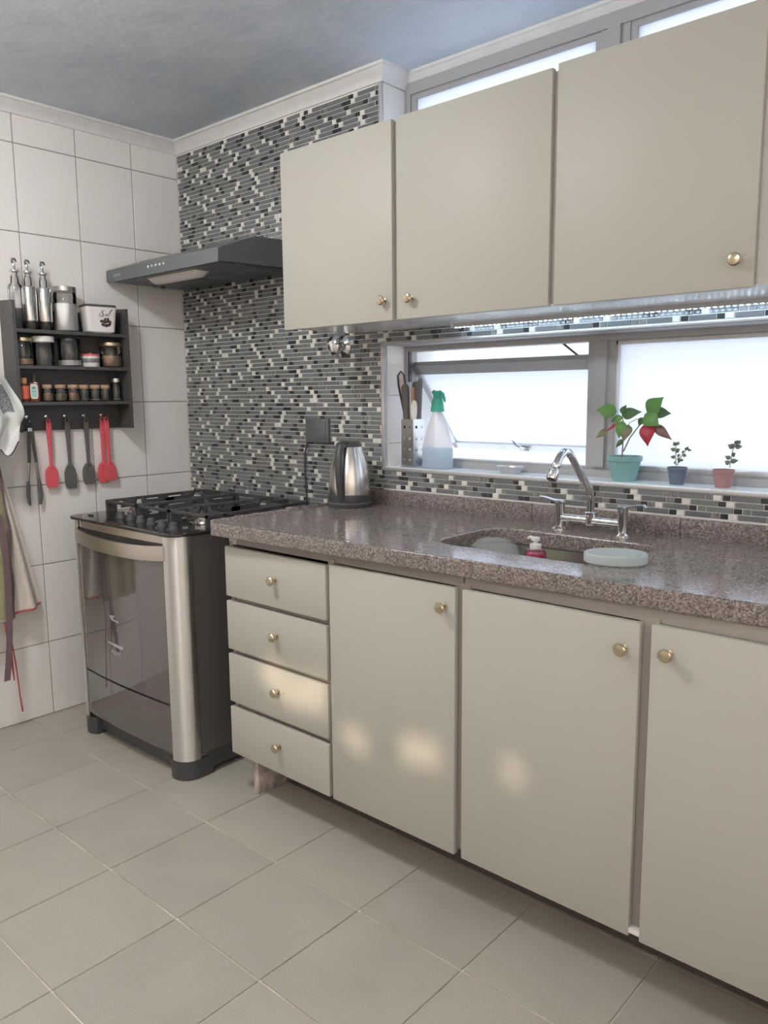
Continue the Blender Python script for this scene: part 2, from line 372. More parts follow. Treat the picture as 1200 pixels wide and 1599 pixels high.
# mosaic: interlocking bars and squares; the 300 that show largest are pieces of their own
U = 0.0168; HZ = 0.0144; GAP = 0.0024; UW = {3: 0.0745, 1: 0.0226}
def piece_mesh(n, m):
    w = UW[n] - GAP
    return MB().add([(0, 0, 0), (w, 0, 0), (w, 0, HZ), (0, 0, HZ), (.0006, -.0032, .0006), (w - .0006, -.0032, .0006), (w - .0006, -.0032, HZ - .0006), (.0006, -.0032, HZ - .0006)],
                    [(4, 5, 6, 7), (0, 1, 5, 4), (1, 2, 6, 5), (2, 3, 7, 6), (3, 0, 4, 7)]).mesh('mosaic_tile', m, smooth=False)
PM = {}
mrand = random.Random(5)
pieces = []
SEQ = [('L', 'D', 'M', 'L', 'W', 'D', 'L', 'D', 'W'), ('L', 'D', 'W', 'L', 'M', 'D', 'L', 'M', 'W', 'D'), ('L', 'M', 'D', 'L', 'D', 'D', 'W', 'L', 'M', 'D'),
       ('L', 'W', 'D', 'L', 'M', 'W', 'L', 'D', 'M'), ('L', 'D', 'M', 'L', 'D', 'W', 'L', 'M', 'D', 'W')]
def row_of(z, x0, x1, k):
    seq = SEQ[(k * 2 + k // 5) % 5]; off = [0, 1.5, 4, 2.4, 6.2, 8.1, 3.3][k % 7] * .0226 + 0.2
    x = x0 - off; i = 0
    while x < x1:
        c = seq[i % len(seq)]; i += 1
        if i % len(seq) == 0: x += .0014
        n = 3 if c == 'L' else 1
        a, b = x, x + UW[n] - GAP; x += UW[n]
        if b < x0 + .004 or a > x1 - .004: continue
        a = max(a, x0 + .001); b = min(b, x1 - .001)
        full = abs((b - a) - (UW[n] - GAP)) < 1e-5
        m = {'L': mrand.choice(['mosaic_grey', 'mosaic_grey', 'mosaic_grey2', 'mosaic_grey3']), 'D': mrand.choice(['mosaic_dark'] * 3 + ['mosaic_mid']),
             'M': mrand.choice(['mosaic_mid', 'mosaic_dark', 'mosaic_mid', 'mosaic_light', 'mosaic_mid']), 'W': mrand.choice(['mosaic_light'] * 5 + ['mosaic_mid'])}[c]
        pieces.append((a, b, z, n, m, full))
def region(x0, x1, z0, z1):
    k0 = math.ceil(z0 / U)
    for k in range(k0, int((z1 - HZ) / U) + 1):
        row_of(k * U, x0, x1, k)
region(0.004, XJ - .002, 0.86, 2.432); region(XJ - .002, XR - .3, 0.986, 1.066); region(XJ - .002, XR - .3, ZH + .007, ZH + .062)
def seen(p):
    q = Vector(((p[0] + p[1]) / 2, 0, p[2])) - Vector((CX, CY, CZ)); D = q.dot(_f)
    u, v = 600 + FPX * q.dot(_r) / D, 799.5 - FPX * q.dot(_u) / D
    ok = 0 < u < 1200 and p[5] and not (p[2] < .985 and p[0] > 1.1) and not (437 < u and v < 505 - .02 * (u - 443)) and not (860 < u < 985 and p[2] < 1.05 and 880 < u < 940)
    return (p[1] - p[0]) / D / D if ok else 0
order = sorted(range(len(pieces)), key=lambda i: -seen(pieces[i])); big = set(order[:300])
MI = ['mosaic_grey', 'mosaic_grey2', 'mosaic_grey3', 'mosaic_dark', 'mosaic_mid', 'mosaic_light']
rest = MB()
for i, (a, b, z, n, m, full) in enumerate(pieces):
    if i in big:
        if (n, m) not in PM: PM[(n, m)] = piece_mesh(n, m)
        link('mosaic_tile', PM[(n, m)], wall_back, loc=(a, 0, z))
    else:
        rest.cur = MI.index(m); w = b - a
        rest.add([(a, 0, z), (b, 0, z), (b, 0, z + HZ), (a, 0, z + HZ), (a + .0006, -.0032, z + .0006), (b - .0006, -.0032, z + .0006), (b - .0006, -.0032, z + HZ - .0006), (a + .0006, -.0032, z + HZ - .0006)],
                 [(4, 5, 6, 7), (0, 1, 5, 4), (1, 2, 6, 5), (2, 3, 7, 6), (3, 0, 4, 7)])
mo = rest.build('mosaic_tiles', MI, wall_back, smooth=False); tag(mo, kind='stuff')
# tiles of the window reveal and the sill
for z0, z1 in ((ZS, 1.155), (1.158, 1.334), (1.337, ZH)):
    MB().box(XJ - .001, XJ + .006, 0.012, YW, z0, z1, b=.001, seg=1).build('reveal_tile', 'tile_white', wall_back)
MB().box(XJ - .001, XJ + .005, 0.006, YW + .06, ZU, 2.42, b=.001, seg=1).build('reveal_panel', 'paint_white', wall_back)
for k in range(9):
    MB().box(XJ + .004 + k * .3, XJ + .302 + k * .3, -0.002, YW + .02, ZS - .006, ZS + .004, b=.002, seg=1).build('sill_tile', 'sill_tile', wall_back)
MB().box(XJ - .012, XJ + .004, -.006, .010, ZS - .012, ZH + .012, b=.002).box(XJ - .012, XR - .3, -.006, .004, ZH - .002, ZH + .006, b=.002).box(XJ - .012, XR - .3, -.007, .004, ZS - .010, ZS + .002, b=.002).box(XJ - .012, XJ + .003, -.006, .010, 2.16, 2.43, b=.002).build('edge_trim', 'aluminium', wall_back)

MB().box(XJ + .006, XR - .3, .005, YW - .011, ZH - .004, ZH + .002).build('head_shade', 'frame_grey', wall_back)  # grey sheet standing in for the shade under the window head
# left wall: 25 x 33 cm tiles
wl = MB().box(-0.2, -0.003, YR - .2, 0.0, 0, ZC).build('wall_left', 'grout_wall'); tag(wl, kind='structure')
WY, WW, WZ, WH = -0.7453, 0.2552, 2.3171, 0.3335
def wtile(y0, y1, z0, z1):
    MB().box(-0.006, 0.0, y0 + .002, y1 - .002, z0 + .002, z1 - .002, b=.0012, seg=1).build('tile', 'tile_white', wl)
cols = [(WY + k * WW, WY + (k + 1) * WW) for k in range(-12, 2)] + [(WY + 2 * WW, WY + 3 * WW)]
for y0, y1 in cols:
    y1 = min(y1, -.0005); y0 = max(y0, YR)
    if y1 - y0 < .02: continue
    for j in range(-1, 7):
        z1 = min(WZ - j * WH, 2.45); z0 = max(WZ - (j + 1) * WH, 0.001)
        if z1 - z0 > .01: wtile(y0, y1, z0, z1)
RW = (-3.3, -1.0, .85, 2.2)  # opening for the added fill window
wr = MB().box(XR, XR + .2, YR - .2, RW[0], 0, ZC).box(XR, XR + .2, RW[1], 0, 0, ZC).box(XR, XR + .2, RW[0], RW[1], 0, RW[2]).box(XR, XR + .2, RW[0], RW[1], RW[3], ZC).build('wall_right', 'paint_white'); tag(wr, kind='structure')

# rear wall, with added holes shaped to throw sun patches on the cupboard fronts
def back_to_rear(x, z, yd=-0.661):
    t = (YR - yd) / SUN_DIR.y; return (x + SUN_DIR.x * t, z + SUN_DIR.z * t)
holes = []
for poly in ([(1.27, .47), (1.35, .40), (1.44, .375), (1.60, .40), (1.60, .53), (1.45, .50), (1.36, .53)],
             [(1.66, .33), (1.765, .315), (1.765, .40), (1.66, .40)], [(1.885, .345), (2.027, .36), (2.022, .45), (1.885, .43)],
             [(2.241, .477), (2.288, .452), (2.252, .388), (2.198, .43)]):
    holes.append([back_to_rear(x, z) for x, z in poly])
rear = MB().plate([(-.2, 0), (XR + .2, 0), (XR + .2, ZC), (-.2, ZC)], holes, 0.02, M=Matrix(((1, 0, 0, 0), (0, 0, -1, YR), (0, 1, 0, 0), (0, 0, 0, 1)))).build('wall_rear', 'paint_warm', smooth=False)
tag(rear, kind='structure')

w3 = tag(thing('fill_window', None, None, (XR, RW[0], RW[2])), kind='structure')  # unseen frosted window added to throw soft light on the left wall
fr = MB()
for q in ((RW[0], RW[0] + .04, RW[2], RW[3]), (RW[1] - .04, RW[1], RW[2], RW[3]), (RW[0], RW[1], RW[2], RW[2] + .04), (RW[0], RW[1], RW[3] - .04, RW[3]), (-2.12, -2.08, RW[2], RW[3])): fr.box(XR - .02, XR + .05, q[0], q[1], q[2], q[3])
fr.build('frame', 'frame_grey', w3); MB().box(XR + .012, XR + .018, RW[0] + .03, RW[1] - .03, RW[2] + .03, RW[3] - .03).build('pane', 'frosted_warm', w3)

# cornice: one moulding along the left wall, mosaic wall, recess return and recess
CP = [(0, 0), (0, -.052), (.008, -.052), (.010, -.044), (.018, -.030), (.032, -.018), (.037, -.012), (.044, -.010), (.044, 0)]
def cornice(name, p, q, nrm, m0, m1):                  # m0, m1: mitre, +1 shortens with distance from the wall, -1 lengthens
    p, q, nrm = Vector(p), Vector(q), Vector(nrm); d = (q - p).normalized(); n = len(CP); vs = []
    for base, m in ((p, m0), (q, -m1)):
        for a, h in CP: vs.append(tuple(base + nrm * a + d * (a * m) + Vector((0, 0, ZC + h))))
    o = MB().add(vs, [tuple(range(n)), tuple(range(2 * n - 1, n - 1, -1))] + [(i, i + n, (i + 1) % n + n, (i + 1) % n) for i in range(n)]).build(name, 'crown_white', ang=30)
    tag(o, kind='structure')
cornice('trim_1', (0, YR, 0), (0, 0, 0), (1, 0, 0), 0, 1)
cornice('trim_2', (0, 0, 0), (XJ, 0, 0), (0, -1, 0), 1, -1)
cornice('trim_3', (XJ, 0, 0), (XJ, YW + .02, 0), (1, 0, 0), -1, 1)
cornice('trim_4', (XJ, YW + .02, 0), (XR, YW + .02, 0), (0, -1, 0), 1, 0)

# ------------------------------------------------------------------ windows
w1 = tag(thing('window_1', None, None, (XJ, YW, ZS)), kind='structure')
XE = 3.35
fr = MB()
fr.box(XJ - .02, XJ + .018, YW - .01, YW + .05, 1.103, 1.497)
fr.box(XJ - .02, XE, YW - .01, YW + .05, 1.497, ZH + .02)
fr.box(XJ - .02, XE, YW - .01, YW + .06, ZS, 1.095); fr.box(XJ - .02, XE, YW + .0, YW + .05, 1.095, 1.103)
fr.box(XE - .03, XE, YW - .01, YW + .05, 1.103, 1.497)
fr.build('frame', 'frame_grey', w1)
mu = MB(); mu.box(2.012, 2.104, YW - .004, YW + .049, 1.1035, 1.4965); mu.box(2.036, 2.078, YW - .016, YW - .004, 1.1035, 1.4965)
mu.build('mullion', 'frame_grey', w1)
bd = MB()
for a, b, c, d in ((2.100, 2.112, 1.10, 1.495), (2.10, XE - .03, 1.483, 1.497), (2.10, XE - .03, 1.10, 1.114)): bd.box(a, b, YW - .002, YW + .03, c, d, b=.002)
bd.build('glazing_bead', 'aluminium', w1)
MB().box(2.10, XE - .02, YW + .012, YW + .018, 1.10, 1.495).build('pane', 'frosted', w1)
# tilted sash, its foot pushed out
sa = tag(thing('sash', None, None, (1.28, .14, 1.435)));
sa.parent = w1; sa.matrix_parent_inverse = T(-Vector(w1.location))
S0, S1 = Vector((0, 0.145, 1.452)), Vector((0, 0.415, 1.128)); sd = (S1 - S0); SL = sd.length; sd.normalize(); sn = Vector((0, sd.z, -sd.y))
def sm(x, a, d):  # along x, along the sash downwards, across
    p = S0 + sd * a + sn * d; return (x, p.y, p.z)
def sbox(mb, x0, x1, a0, a1, d0, d1):
    vs = [sm(x, a, d) for d in (d0, d1) for (x, a) in ((x0, a0), (x1, a0), (x1, a1), (x0, a1))]
    return mb.add(vs, [(0, 3, 2, 1), (4, 5, 6, 7), (0, 1, 5, 4), (1, 2, 6, 5), (2, 3, 7, 6), (3, 0, 4, 7)])
SX0, SX1 = 1.272, 2.02
def spart(name, m, *bx):
    mb = MB()
    for q in bx: sbox(mb, *q)
    o = mb.build(name, m); o.parent = sa; o.matrix_parent_inverse = T(-Vector((1.28, .14, 1.435))); return o
spart('rail', 'frame_grey', (SX0, SX1, 0, .042, -.012, .012))
spart('rail', 'aluminium', (SX0, SX1, SL - .030, SL, -.012, .012))
spart('stile', 'aluminium', (SX0, SX0 + .022, .0, SL, -.012, .012))
spart('stile', 'aluminium', (SX1 - .022, SX1, .0, SL, -.012, .012))
spart('pane', 'frosted', (SX0 + .018, SX1 - .018, .036, SL - .026, -.003, .003))
hd = MB(); hx = 1.62; q = Vector(sm(hx, SL - .012, .014))
hd.box(-.022, .022, -.012, .002, -.010, .010, b=.004, M=T(q)); hd.tube([q + Vector((-.005, -.01, 0)), q + Vector((-.03, -.02, .012)), q + Vector((-.052, -.018, .035))], [.007, .006, .004], 8)
o = hd.build('handle', 'chrome'); o.parent = sa; o.matrix_parent_inverse = T(-Vector((1.28, .14, 1.435)))
MB().box(1.270, 1.275, YW - .002, YW + .012, 1.385, 1.50).tube([(1.90, .15, 1.50), (1.955, .17, 1.452)], .004, 6).build('stay_arm', 'dark_enamel', w1)
# high window
w2 = tag(thing('window_2', None, None, (XJ, YW, ZU)), kind='structure')
fr = MB(); ZT = 2.445
fr.box(XJ - .02, XJ + .030, YW, YW + .05, ZU + .03, 2.405); fr.box(XJ - .02, XE, YW, YW + .05, 2.405, ZT)
fr.box(XJ - .02, XE, YW, YW + .05, ZU, ZU + .03); fr.box(XE - .03, XE, YW, YW + .05, ZU + .03, 2.405)
fr.build('frame', 'frame_grey', w2)
MB().box(2.020, 2.112, YW + .004, YW + .049, ZU + .0305, 2.4045).box(2.045, 2.085, YW - .006, YW + .004, ZU + .0305, 2.4045).build('mullion', 'frame_grey', w2)
for a, b in ((XJ + .0305, 2.0195), (2.1125, XE - .0305)):
    s = MB(); s.box(a, a + .020, YW + .008, YW + .045, ZU + .05, 2.388); s.box(b - .018, b, YW + .008, YW + .045, ZU + .05, 2.388)
    s.box(a, b, YW + .008, YW + .045, 2.388, 2.4045); s.box(a, b, YW + .008, YW + .045, ZU + .031, ZU + .05)
    s.build('sash_frame', 'frame_grey', w2)
    MB().box(a + .010, b - .008, YW + .018, YW + .024, ZU + .04, 2.395).build('pane', 'frosted', w2)
# the rough white neighbour wall outside
ow = MB().box(-1.5, 6.5, 1.55, 1.8, -0.3, 2.15).build('wall_outside', 'stucco'); tag(ow, kind='structure')
for k, (xa, za, xb, zb) in enumerate(((.2, 1.60, 2.4, 1.92), (.1, 1.66, 2.5, 1.97))):
    c = MB().tube([(xa + (xb - xa) * t / 8, 1.50, za + (zb - za) * t / 8 - .05 * math.sin(math.pi * t / 8)) for t in range(9)], .005, 6).build('outdoor_cable', 'frame_grey')
    tag(c, ['lower thin grey cable strung outside the open window', 'upper thin grey cable strung outside the open window'][k], 'cable', 'cables outside the window')
# ceiling lamps: one over the worktop side, one added at the rear as fill
for LX, LY, sc_, lab in ((1.15, -1.62, .95, 'round white ceiling lamp nearer the stove'), (2.75, -3.05, .8, 'unseen round ceiling lamp added near the rear wall for fill')):
    la = thing('ceiling_lamp', lab, 'lamp', (LX, LY, ZC - .12), group='ceiling lamps')
    MB().lathe([(0, ZC), (.10 * sc_, ZC), (.10 * sc_, ZC - .02), (0, ZC - .02)], (LX, LY, 0), 32).build('lamp_rim', 'lamp_metal', la)
    MB().lathe([(0, ZC - .021), (.10 * sc_, ZC - .021), (.14 * sc_, ZC - .04), (.15 * sc_, ZC - .065), (.13 * sc_, ZC - .095), (.08 * sc_, ZC - .115), (0, ZC - .122)], (LX, LY, 0), 32).build('lamp_dome', 'lamp_glow', la)

# ------------------------------------------------------------------ cupboards
YD = -0.661
def knob_mesh():
    return MB().lathe([(0, 0), (.009, 0), (.009, .002), (.0045, .004), (.0045, .012), (.012, .016), (.0145, .020), (.0145, .0235), (.012, .0265), (.006, .028), (0, .028)], n=20).mesh('knob', 'knob_brass')
KM = knob_mesh(); KROT = Matrix.Rotation(R(90), 4, 'X')           # its axis along -y
def knob(parent, x, y, z):
    o = bpy.data.objects.new('knob', KM); COL.objects.link(o); o.parent = parent
    o.location = (x, y, z); o.rotation_euler = (R(90), 0, 0)
    return o
def front(name, parent, x0, x1, z0, z1, y, kx, kz):
    o = MB().box(x0, x1, y, y + .018, z0, z1, b=.0025).build(name, 'laminate', parent)
    if kx is not None: knob(o, kx, y, kz)
    return o
# low cupboard with the four drawers
c1 = thing('base_cabinet', 'cream low cupboard with four drawers and one door beside the stove', 'cabinet', (1.13, -.643, .14))
ca = MB(); ZB0, ZB1 = .15, .868
ca.box(1.135, 1.153, -.643, -.036, ZB0 + .0181, ZB1); ca.box(1.598, 1.624, -.643, -.036, ZB0 + .0181, ZB1); ca.box(2.056, 2.0835, -.643, -.560, ZB0 + .0181, ZB1); ca.box(2.056, 2.0835, -.5599, -.036, ZB0 + .0181, .735)
ca.box(1.135, 2.080, -.643, -.02, ZB0, ZB0 + .018); ca.box(1.135, 2.080, -.035, -.02, ZB0 + .0181, ZB1)
for z in (.312, .497, .678): ca.box(1.153, 1.602, -.640, -.10, z - .009, z + .009)
ca.build('carcass', 'carcass', c1)
MB().box(1.137, 2.080, -.640, -.622, .858, .889).build('rail', 'carcass', c1)
MB().box(1.134, 1.172, -.6425, -.62, .858, .889).build('side_strip', 'carcass_light', c1)
MB().box(1.196, 1.222, -.625, -.05, 0, ZB0, b=.003).build('foot_panel', 'masonry', c1)
MB().box(1.224, 2.083, -.50, -.485, 0, ZB0).build('kickboard', 'kick_dark', c1)
for z0, z1, kz in ((.686, .852, .774), (.505, .670, .595), (.322, .489, .415), (.139, .304, .232)):
    front('drawer', c1, 1.131, 1.604, z0, z1, YD, 1.380, kz)
front('door', c1, 1.618, 2.068, .139, .857, YD, 2.035, .805)
c2 = thing('base_cabinet', 'cream low cupboard with two doors under the kitchen sink', 'cabinet', (2.09, -.643, .14))
ca = MB()
for x0_, x1_ in ((2.0836, 2.104), (2.540, 2.584), (3.040, 3.068)): ca.box(x0_, x1_, -.643, -.560, ZB0 + .0181, ZB1); ca.box(x0_, x1_, -.5599, -.036, ZB0 + .0181, .735)
ca.box(2.084, 3.068, -.643, -.02, ZB0, ZB0 + .018); ca.box(2.084, 3.068, -.035, -.02, ZB0 + .0181, ZB1)
ca.build('carcass', 'carcass', c2); MB().box(2.084, 3.068, -.640, -.622, .858, .889).build('rail', 'carcass', c2)
MB().box(2.0836, 3.068, -.50, -.485, 0, ZB0).build('kickboard', 'kick_dark', c2)
MB().box(2.545, 2.580, -.660, -.644, .148, .160).build('door_catch', 'white_plastic', c2)
front('door', c2, 2.090, 2.549, .139, .857, YD, 2.515, .797)
front('door', c2, 2.573, 3.050, .137, .859, YD, 2.612, .805)
c3 = thing('base_cabinet', 'cream low cupboard at the right end of the counter', 'cabinet', (3.07, -.643, .14))
MB().box(3.072, 3.60, -.643, -.02, ZB0, .889).build('carcass', 'carcass', c3)
MB().box(3.07, 3.60, -.50, -.485, 0, ZB0).build('kickboard', 'kick_dark', c3)
front('door', c3, 3.074, 3.59, .139, .857, YD, 3.11, .80)

# granite worktop with the cut-out for the sink
ct = thing('countertop', 'speckled brown granite worktop with raised back and left edges', 'countertop', (1.12, -.7, .89))
ZT0 = .935
def cfront(x): return -.704 + .034 * (x - 1.12)
SKX0, SKX1, SKY0, SKY1 = 1.885, 2.405, -.527, -.200
outer = [(1.12, -.004), (1.12, cfront(1.12)), (3.62, cfront(3.62)), (3.62, -.004)]
MB().plate(outer, [rrect(SKX0, SKX1, SKY0, SKY1, .075, 8)], .045, bev=.005, M=T((0, 0, ZT0 - .045))).build('slab', 'granite', ct)
MB().box(1.110, 1.125, cfront(1.12) + .004, -.02, ZT0 - .03, ZT0 + .007, b=.006).build('left_lip', 'granite', ct)
for a, b in ((1.13, 1.90), (1.9012, 2.378), (2.3792, 3.62)):
    MB().box(a, b, -.022, -.001, ZT0 - .002, .986, b=.002).build('backsplash', 'granite', ct)

# sink
sk = thing('sink', 'stainless steel sink bowl set under the granite cut-out', 'sink', ((SKX0 + SKX1) / 2, -.36, .74))
rows = []
for r_, z, g in ((.078, .889, .004), (.078, .887, .000), (.07, .80, -.004), (.06, .762, -.010), (.04, .745, -.03)):
    rows.append([(x, y, z) for x, y in rrect(SKX0 - g, SKX1 + g, SKY0 - g, SKY1 + g, r_, 8)])
vs = [p for r_ in rows for p in r_]; n = len(rows[0]); fs = []
for i in range(len(rows) - 1):
    for k in range(n): fs.append((i * n + k, (i + 1) * n + k, (i + 1) * n + (k + 1) % n, i * n + (k + 1) % n))
fs.append(tuple((len(rows) - 1) * n + k for k in range(n - 1, -1, -1)))
MB().add(vs, fs).build('bowl', 'steel_sink', sk)
MB().lathe([(0, .748), (.030, .748), (.034, .7455), (.034, .744)], (2.15, -.36, 0), 24).build('drain', 'chrome', sk)

# faucet
fc = thing('faucet', 'chrome two-handle kitchen faucet with a curved spout behind the sink', 'faucet', (2.155, -.12, ZT0))
for x, s in ((2.055, -1), (2.253, 1)):
    MB().lathe([(0, .935), (.024, .935), (.024, .938), (.017, .942), (.0145, .944), (.0145, 1.010), (.0155, 1.012), (.0155, 1.018), (.012, 1.022), (0, 1.022)], (x, -.12, 0), 24).build('post', 'chrome', fc)
    MB().tube([(x - s * .012, -.12, 1.019), (x + s * .015, -.12, 1.019), (x + s * .045, -.122, 1.026), (x + s * .064, -.124, 1.028), (x + s * .072, -.124, 1.022)], [.009, .010, .0085, .007, .004], 10, flat=.45).build('lever', 'chrome', fc)
MB().tube([(2.06, -.12, .970), (2.25, -.12, .970)], .0125, 16).build('crossbar', 'chrome', fc)
MB().lathe([(0, .952), (.014, .955), (.016, .965), (.016, .985), (.018, .988), (.018, .993), (.013, .996), (0, .996)], (2.155, -.12, 0), 20).build('hub', 'chrome', fc)
sp = [(2.155, -.12, .99), (2.155, -.121, 1.03), (2.155, -.133, 1.06), (2.155, -.165, 1.088), (2.155, -.20, 1.122), (2.155, -.238, 1.160), (2.155, -.262, 1.176), (2.155, -.285, 1.178), (2.155, -.306, 1.168), (2.155, -.324, 1.148)]
MB().tube(sp, [.0115] * 4 + [.011] * 6, 14).build('spout', 'chrome', fc)
MB().lathe([(0, 0), (.013, .0), (.015, .004), (.015, .026), (.012, .030), (.010, .034), (.013, .040), (.013, .046), (.008, .050), (0, .05)], n=18, M=T((2.155, -.350, 1.108)) @ rot_to((0, .55, .85))).build('aerator', 'chrome', fc)

# ------------------------------------------------------------------ wall cupboards
YU = -.3505
ua = thing('wall_cabinet', 'pale wall cupboard with two plain doors beside the cooker hood', 'cabinet', (1.10, YU, 1.561))
cb = MB(); cb.box(1.104, 2.1415, YU + .018, -.005, 1.567, 1.585); cb.box(1.104, 2.1415, YU + .018, -.005, 2.118, 2.136)
for x, w_ in ((1.104, .018), (1.590, .036), (2.118, .0235)): cb.box(x, x + w_, YU + .018, -.013, 1.5851, 2.1179)
cb.box(1.104, 2.1415, -.012, -.005, 1.5851, 2.1179); cb.build('carcass', 'underside', ua)
front('door', ua, 1.102, 1.598, 1.561, 2.1405, YU, 1.567, 1.621)
front('door', ua, 1.616, 2.134, 1.561, 2.1405, YU, 1.674, 1.619)
ub = thing('wall_cabinet', 'grey-cream wall cupboard with wide plain doors above the window plants', 'cabinet', (2.15, YU, 1.561))
cb = MB(); cb.box(2.142, 3.22, YU + .018, -.005, 1.567, 1.585); cb.box(2.142, 3.22, YU + .018, -.005, 2.118, 2.136)
for x, w_ in ((2.142, .02), (2.630, .056), (3.202, .018)): cb.box(x, x + w_, YU + .018, -.013, 1.5851, 2.1179)
cb.box(2.142, 3.22, -.012, -.005, 1.5851, 2.1179); cb.build('carcass', 'underside', ub)
front('door', ub, 2.149, 2.640, 1.561, 2.146, YU, 2.604, 1.621)
front('door', ub, 2.676, 3.215, 1.573, 2.146, YU, 2.72, 1.633)

# light strip under the wall cupboards
ls = thing('led_strip', 'thin bar of white lights under the wall cupboards above the window', 'light strip', (1.62, -.055, 1.556))
MB().box(1.615, 3.2, -.064, -.060, 1.5545, 1.567).build('bar', 'led_bar', ls)
chip = MB().box(-.0035, .0035, -.0022, .0022, -.002, .002).mesh('led', 'led_chip')
k = 0
while 1.622 + k * .0167 < 3.19:
    link('led', chip, ls, loc=(1.622 + k * .0167, -.0575, 1.5555)); k += 1

# ------------------------------------------------------------------ stove
SX0_, SX1_, SYF, SYB, STZ = .247, .972, -.748, -.085, .880
st = thing('stove', 'grey and steel free-standing gas stove with glass oven door', 'stove', ((SX0_ + SX1_) / 2, -.42, 0))
RR = .062
def corner(cx, cy, a0, a1, r_, n=10): return [(cx + r_ * math.cos(R(a0 + (a1 - a0) * k / n)), cy + r_ * math.sin(R(a0 + (a1 - a0) * k / n))) for k in range(n + 1)]
body = [(SX0_ + .004, SYB), (SX0_ + .004, SYF + .05), (SX0_ + .05, SYF + .014), (SX1_ - .05, SYF + .014), (SX1_ - .004, SYF + .05), (SX1_ - .004, SYB)]
MB().prism(body, 'z', .075, .868).build('body', 'dark_enamel', st)
pr_ = corner(SX1_ - RR, SYF + RR, -95, 8, RR); pl_ = [(SX0_ + SX1_ - x, y) for x, y in pr_][::-1]
for poly, c in ((pr_, (SX1_ - RR, SYF + RR)), (pl_, (SX0_ + RR, SYF + RR))):
    inner = [(c[0] + (x - c[0]) * .9, c[1] + (y - c[1]) * .9) for x, y in poly][::-1]
    MB().prism(poly + inner, 'z', .068, .872).build('pillar', 'steel_pillar', st, ang=25)
gx0, gx1 = SX0_ + RR - .004, SX1_ - RR + .004
bow = lambda x: -.012 * (1 - ((x - (gx0 + gx1) / 2) / ((gx1 - gx0) / 2)) ** 2)
def panel(name, m, z0, z1, y, th, bowed=True, b=0):
    N_ = 16; xs = [gx0 + .002 + (gx1 - gx0 - .004) * k / N_ for k in range(N_ + 1)]
    poly = [(x, y + (bow(x) if bowed else 0)) for x in xs] + [(x, y + th) for x in reversed(xs)]
    return MB().prism(poly, 'z', z0, z1).build(name, m, st, ang=25)
od = panel('oven_door', 'oven_glass', .272, .800, SYF + .006, .02)
panel('storage_drawer', 'oven_glass', .090, .264, SYF + .006, .02)
panel('front_trim', 'steel_h', .842, .872, SYF + .010, .02)
panel('recess', 'black_plastic', .795, .845, SYF + .020, .012, bowed=False)
N_ = 18; hv = []; hf = []
for k in range(N_ + 1):
    x = gx0 + .002 + (gx1 - gx0 - .004) * k / N_; e = 1 - abs(2 * k / N_ - 1) ** 2.5
    y = SYF + bow(x) - .004 - .014 * e; zt = .838 - .012 * e; zb = .786 - .012 * e
    hv += [(x, y, zb), (x, y - .003, (zt + zb) / 2), (x, y, zt), (x, y + .010, zt), (x, y + .010, zb)]
for k in range(N_):
    for j in range(5): hf.append((k * 5 + j, k * 5 + (j + 1) % 5, (k + 1) * 5 + (j + 1) % 5, (k + 1) * 5 + j))
hf += [(4, 3, 2, 1, 0), tuple(N_ * 5 + j for j in range(5))]
MB().add(hv, hf).build('handle', 'steel_h', od)
FM = lambda x, z, y: Matrix(((1, 0, 0, x), (0, 0, -1, y), (0, 1, 0, z), (0, 0, 0, 1)))
ydoor = lambda x: SYF + .006 + bow(x) - .0012
lx = .585
MB().prism([(lx - .070, .424), (lx - .02, .416), (lx + .03, .412), (lx + .038, .418), (lx + .03, .424)], 'y', ydoor(lx) - .003, ydoor(lx) + .002).build('emblem', 'emblem_grey', od)
MB().text('Ative!', .030, .001, FM(lx - .015, .392, ydoor(lx))).build('lettering', 'emblem_grey', od, smooth=False)
MB().prism([(lx - .05, .530), (lx - .018, .535), (lx - .018, .527), (lx - .03, .523), (lx - .022, .518), (lx + .012, .516), (lx + .012, .512), (lx - .035, .514)], 'y', ydoor(lx) - .001, ydoor(lx) + .002).build('emblem', 'emblem_grey', od)
for poly in (corner(SX1_ - RR, SYF + RR, -130, 0, RR + .001) + [(SX1_ + .001, SYF + .12), (SX1_ - .11, SYF + .12)], ):
    MB().prism(poly, 'z', 0, .070).build('foot', 'black_plastic', st)
    MB().prism([(SX0_ + SX1_ - x, y) for x, y in poly][::-1], 'z', 0, .070).build('foot', 'black_plastic', st)
MB().box(SX0_ + .01, SX1_ - .01, SYF + .035, SYB, .018, .085).box(SX1_ - .02, SX1_ - .002, SYF + .10, SYB, .028, .085).build('plinth', 'black_plastic', st)
# cooktop
top = corner(SX1_ - .05, SYF + .045, -90, 0, .055) + [(SX1_ + .005, SYB)] + [(SX0_ - .005, SYB)] + [(SX0_ + SX1_ - x, y) for x, y in corner(SX1_ - .05, SYF + .045, -90, 0, .055)[::-1]]
ck = MB().plate(top, [], .010, bev=.002, M=T((0, 0, .871))).build('cooktop', 'black_glass', st)
burners = [(.385, -.515, .038), (.385, -.235, .045), (.600, -.375, .060), (.825, -.515, .045), (.825, -.235, .038)]
for bx, by, br in burners:
    bo = MB().lathe([(0, .882), (br * 1.25, .882), (br * 1.25, .884), (br, .889), (br, .900), (br * .9, .904), (0, .904)], (bx, by, 0), 28).build('burner', 'steel', ck)
    MB().lathe([(0, .904), (br * .82, .904), (br * .82, .910), (br * .7, .913), (0, .913)], (bx, by, 0), 28).build('burner_cap', 'cast_iron', bo)
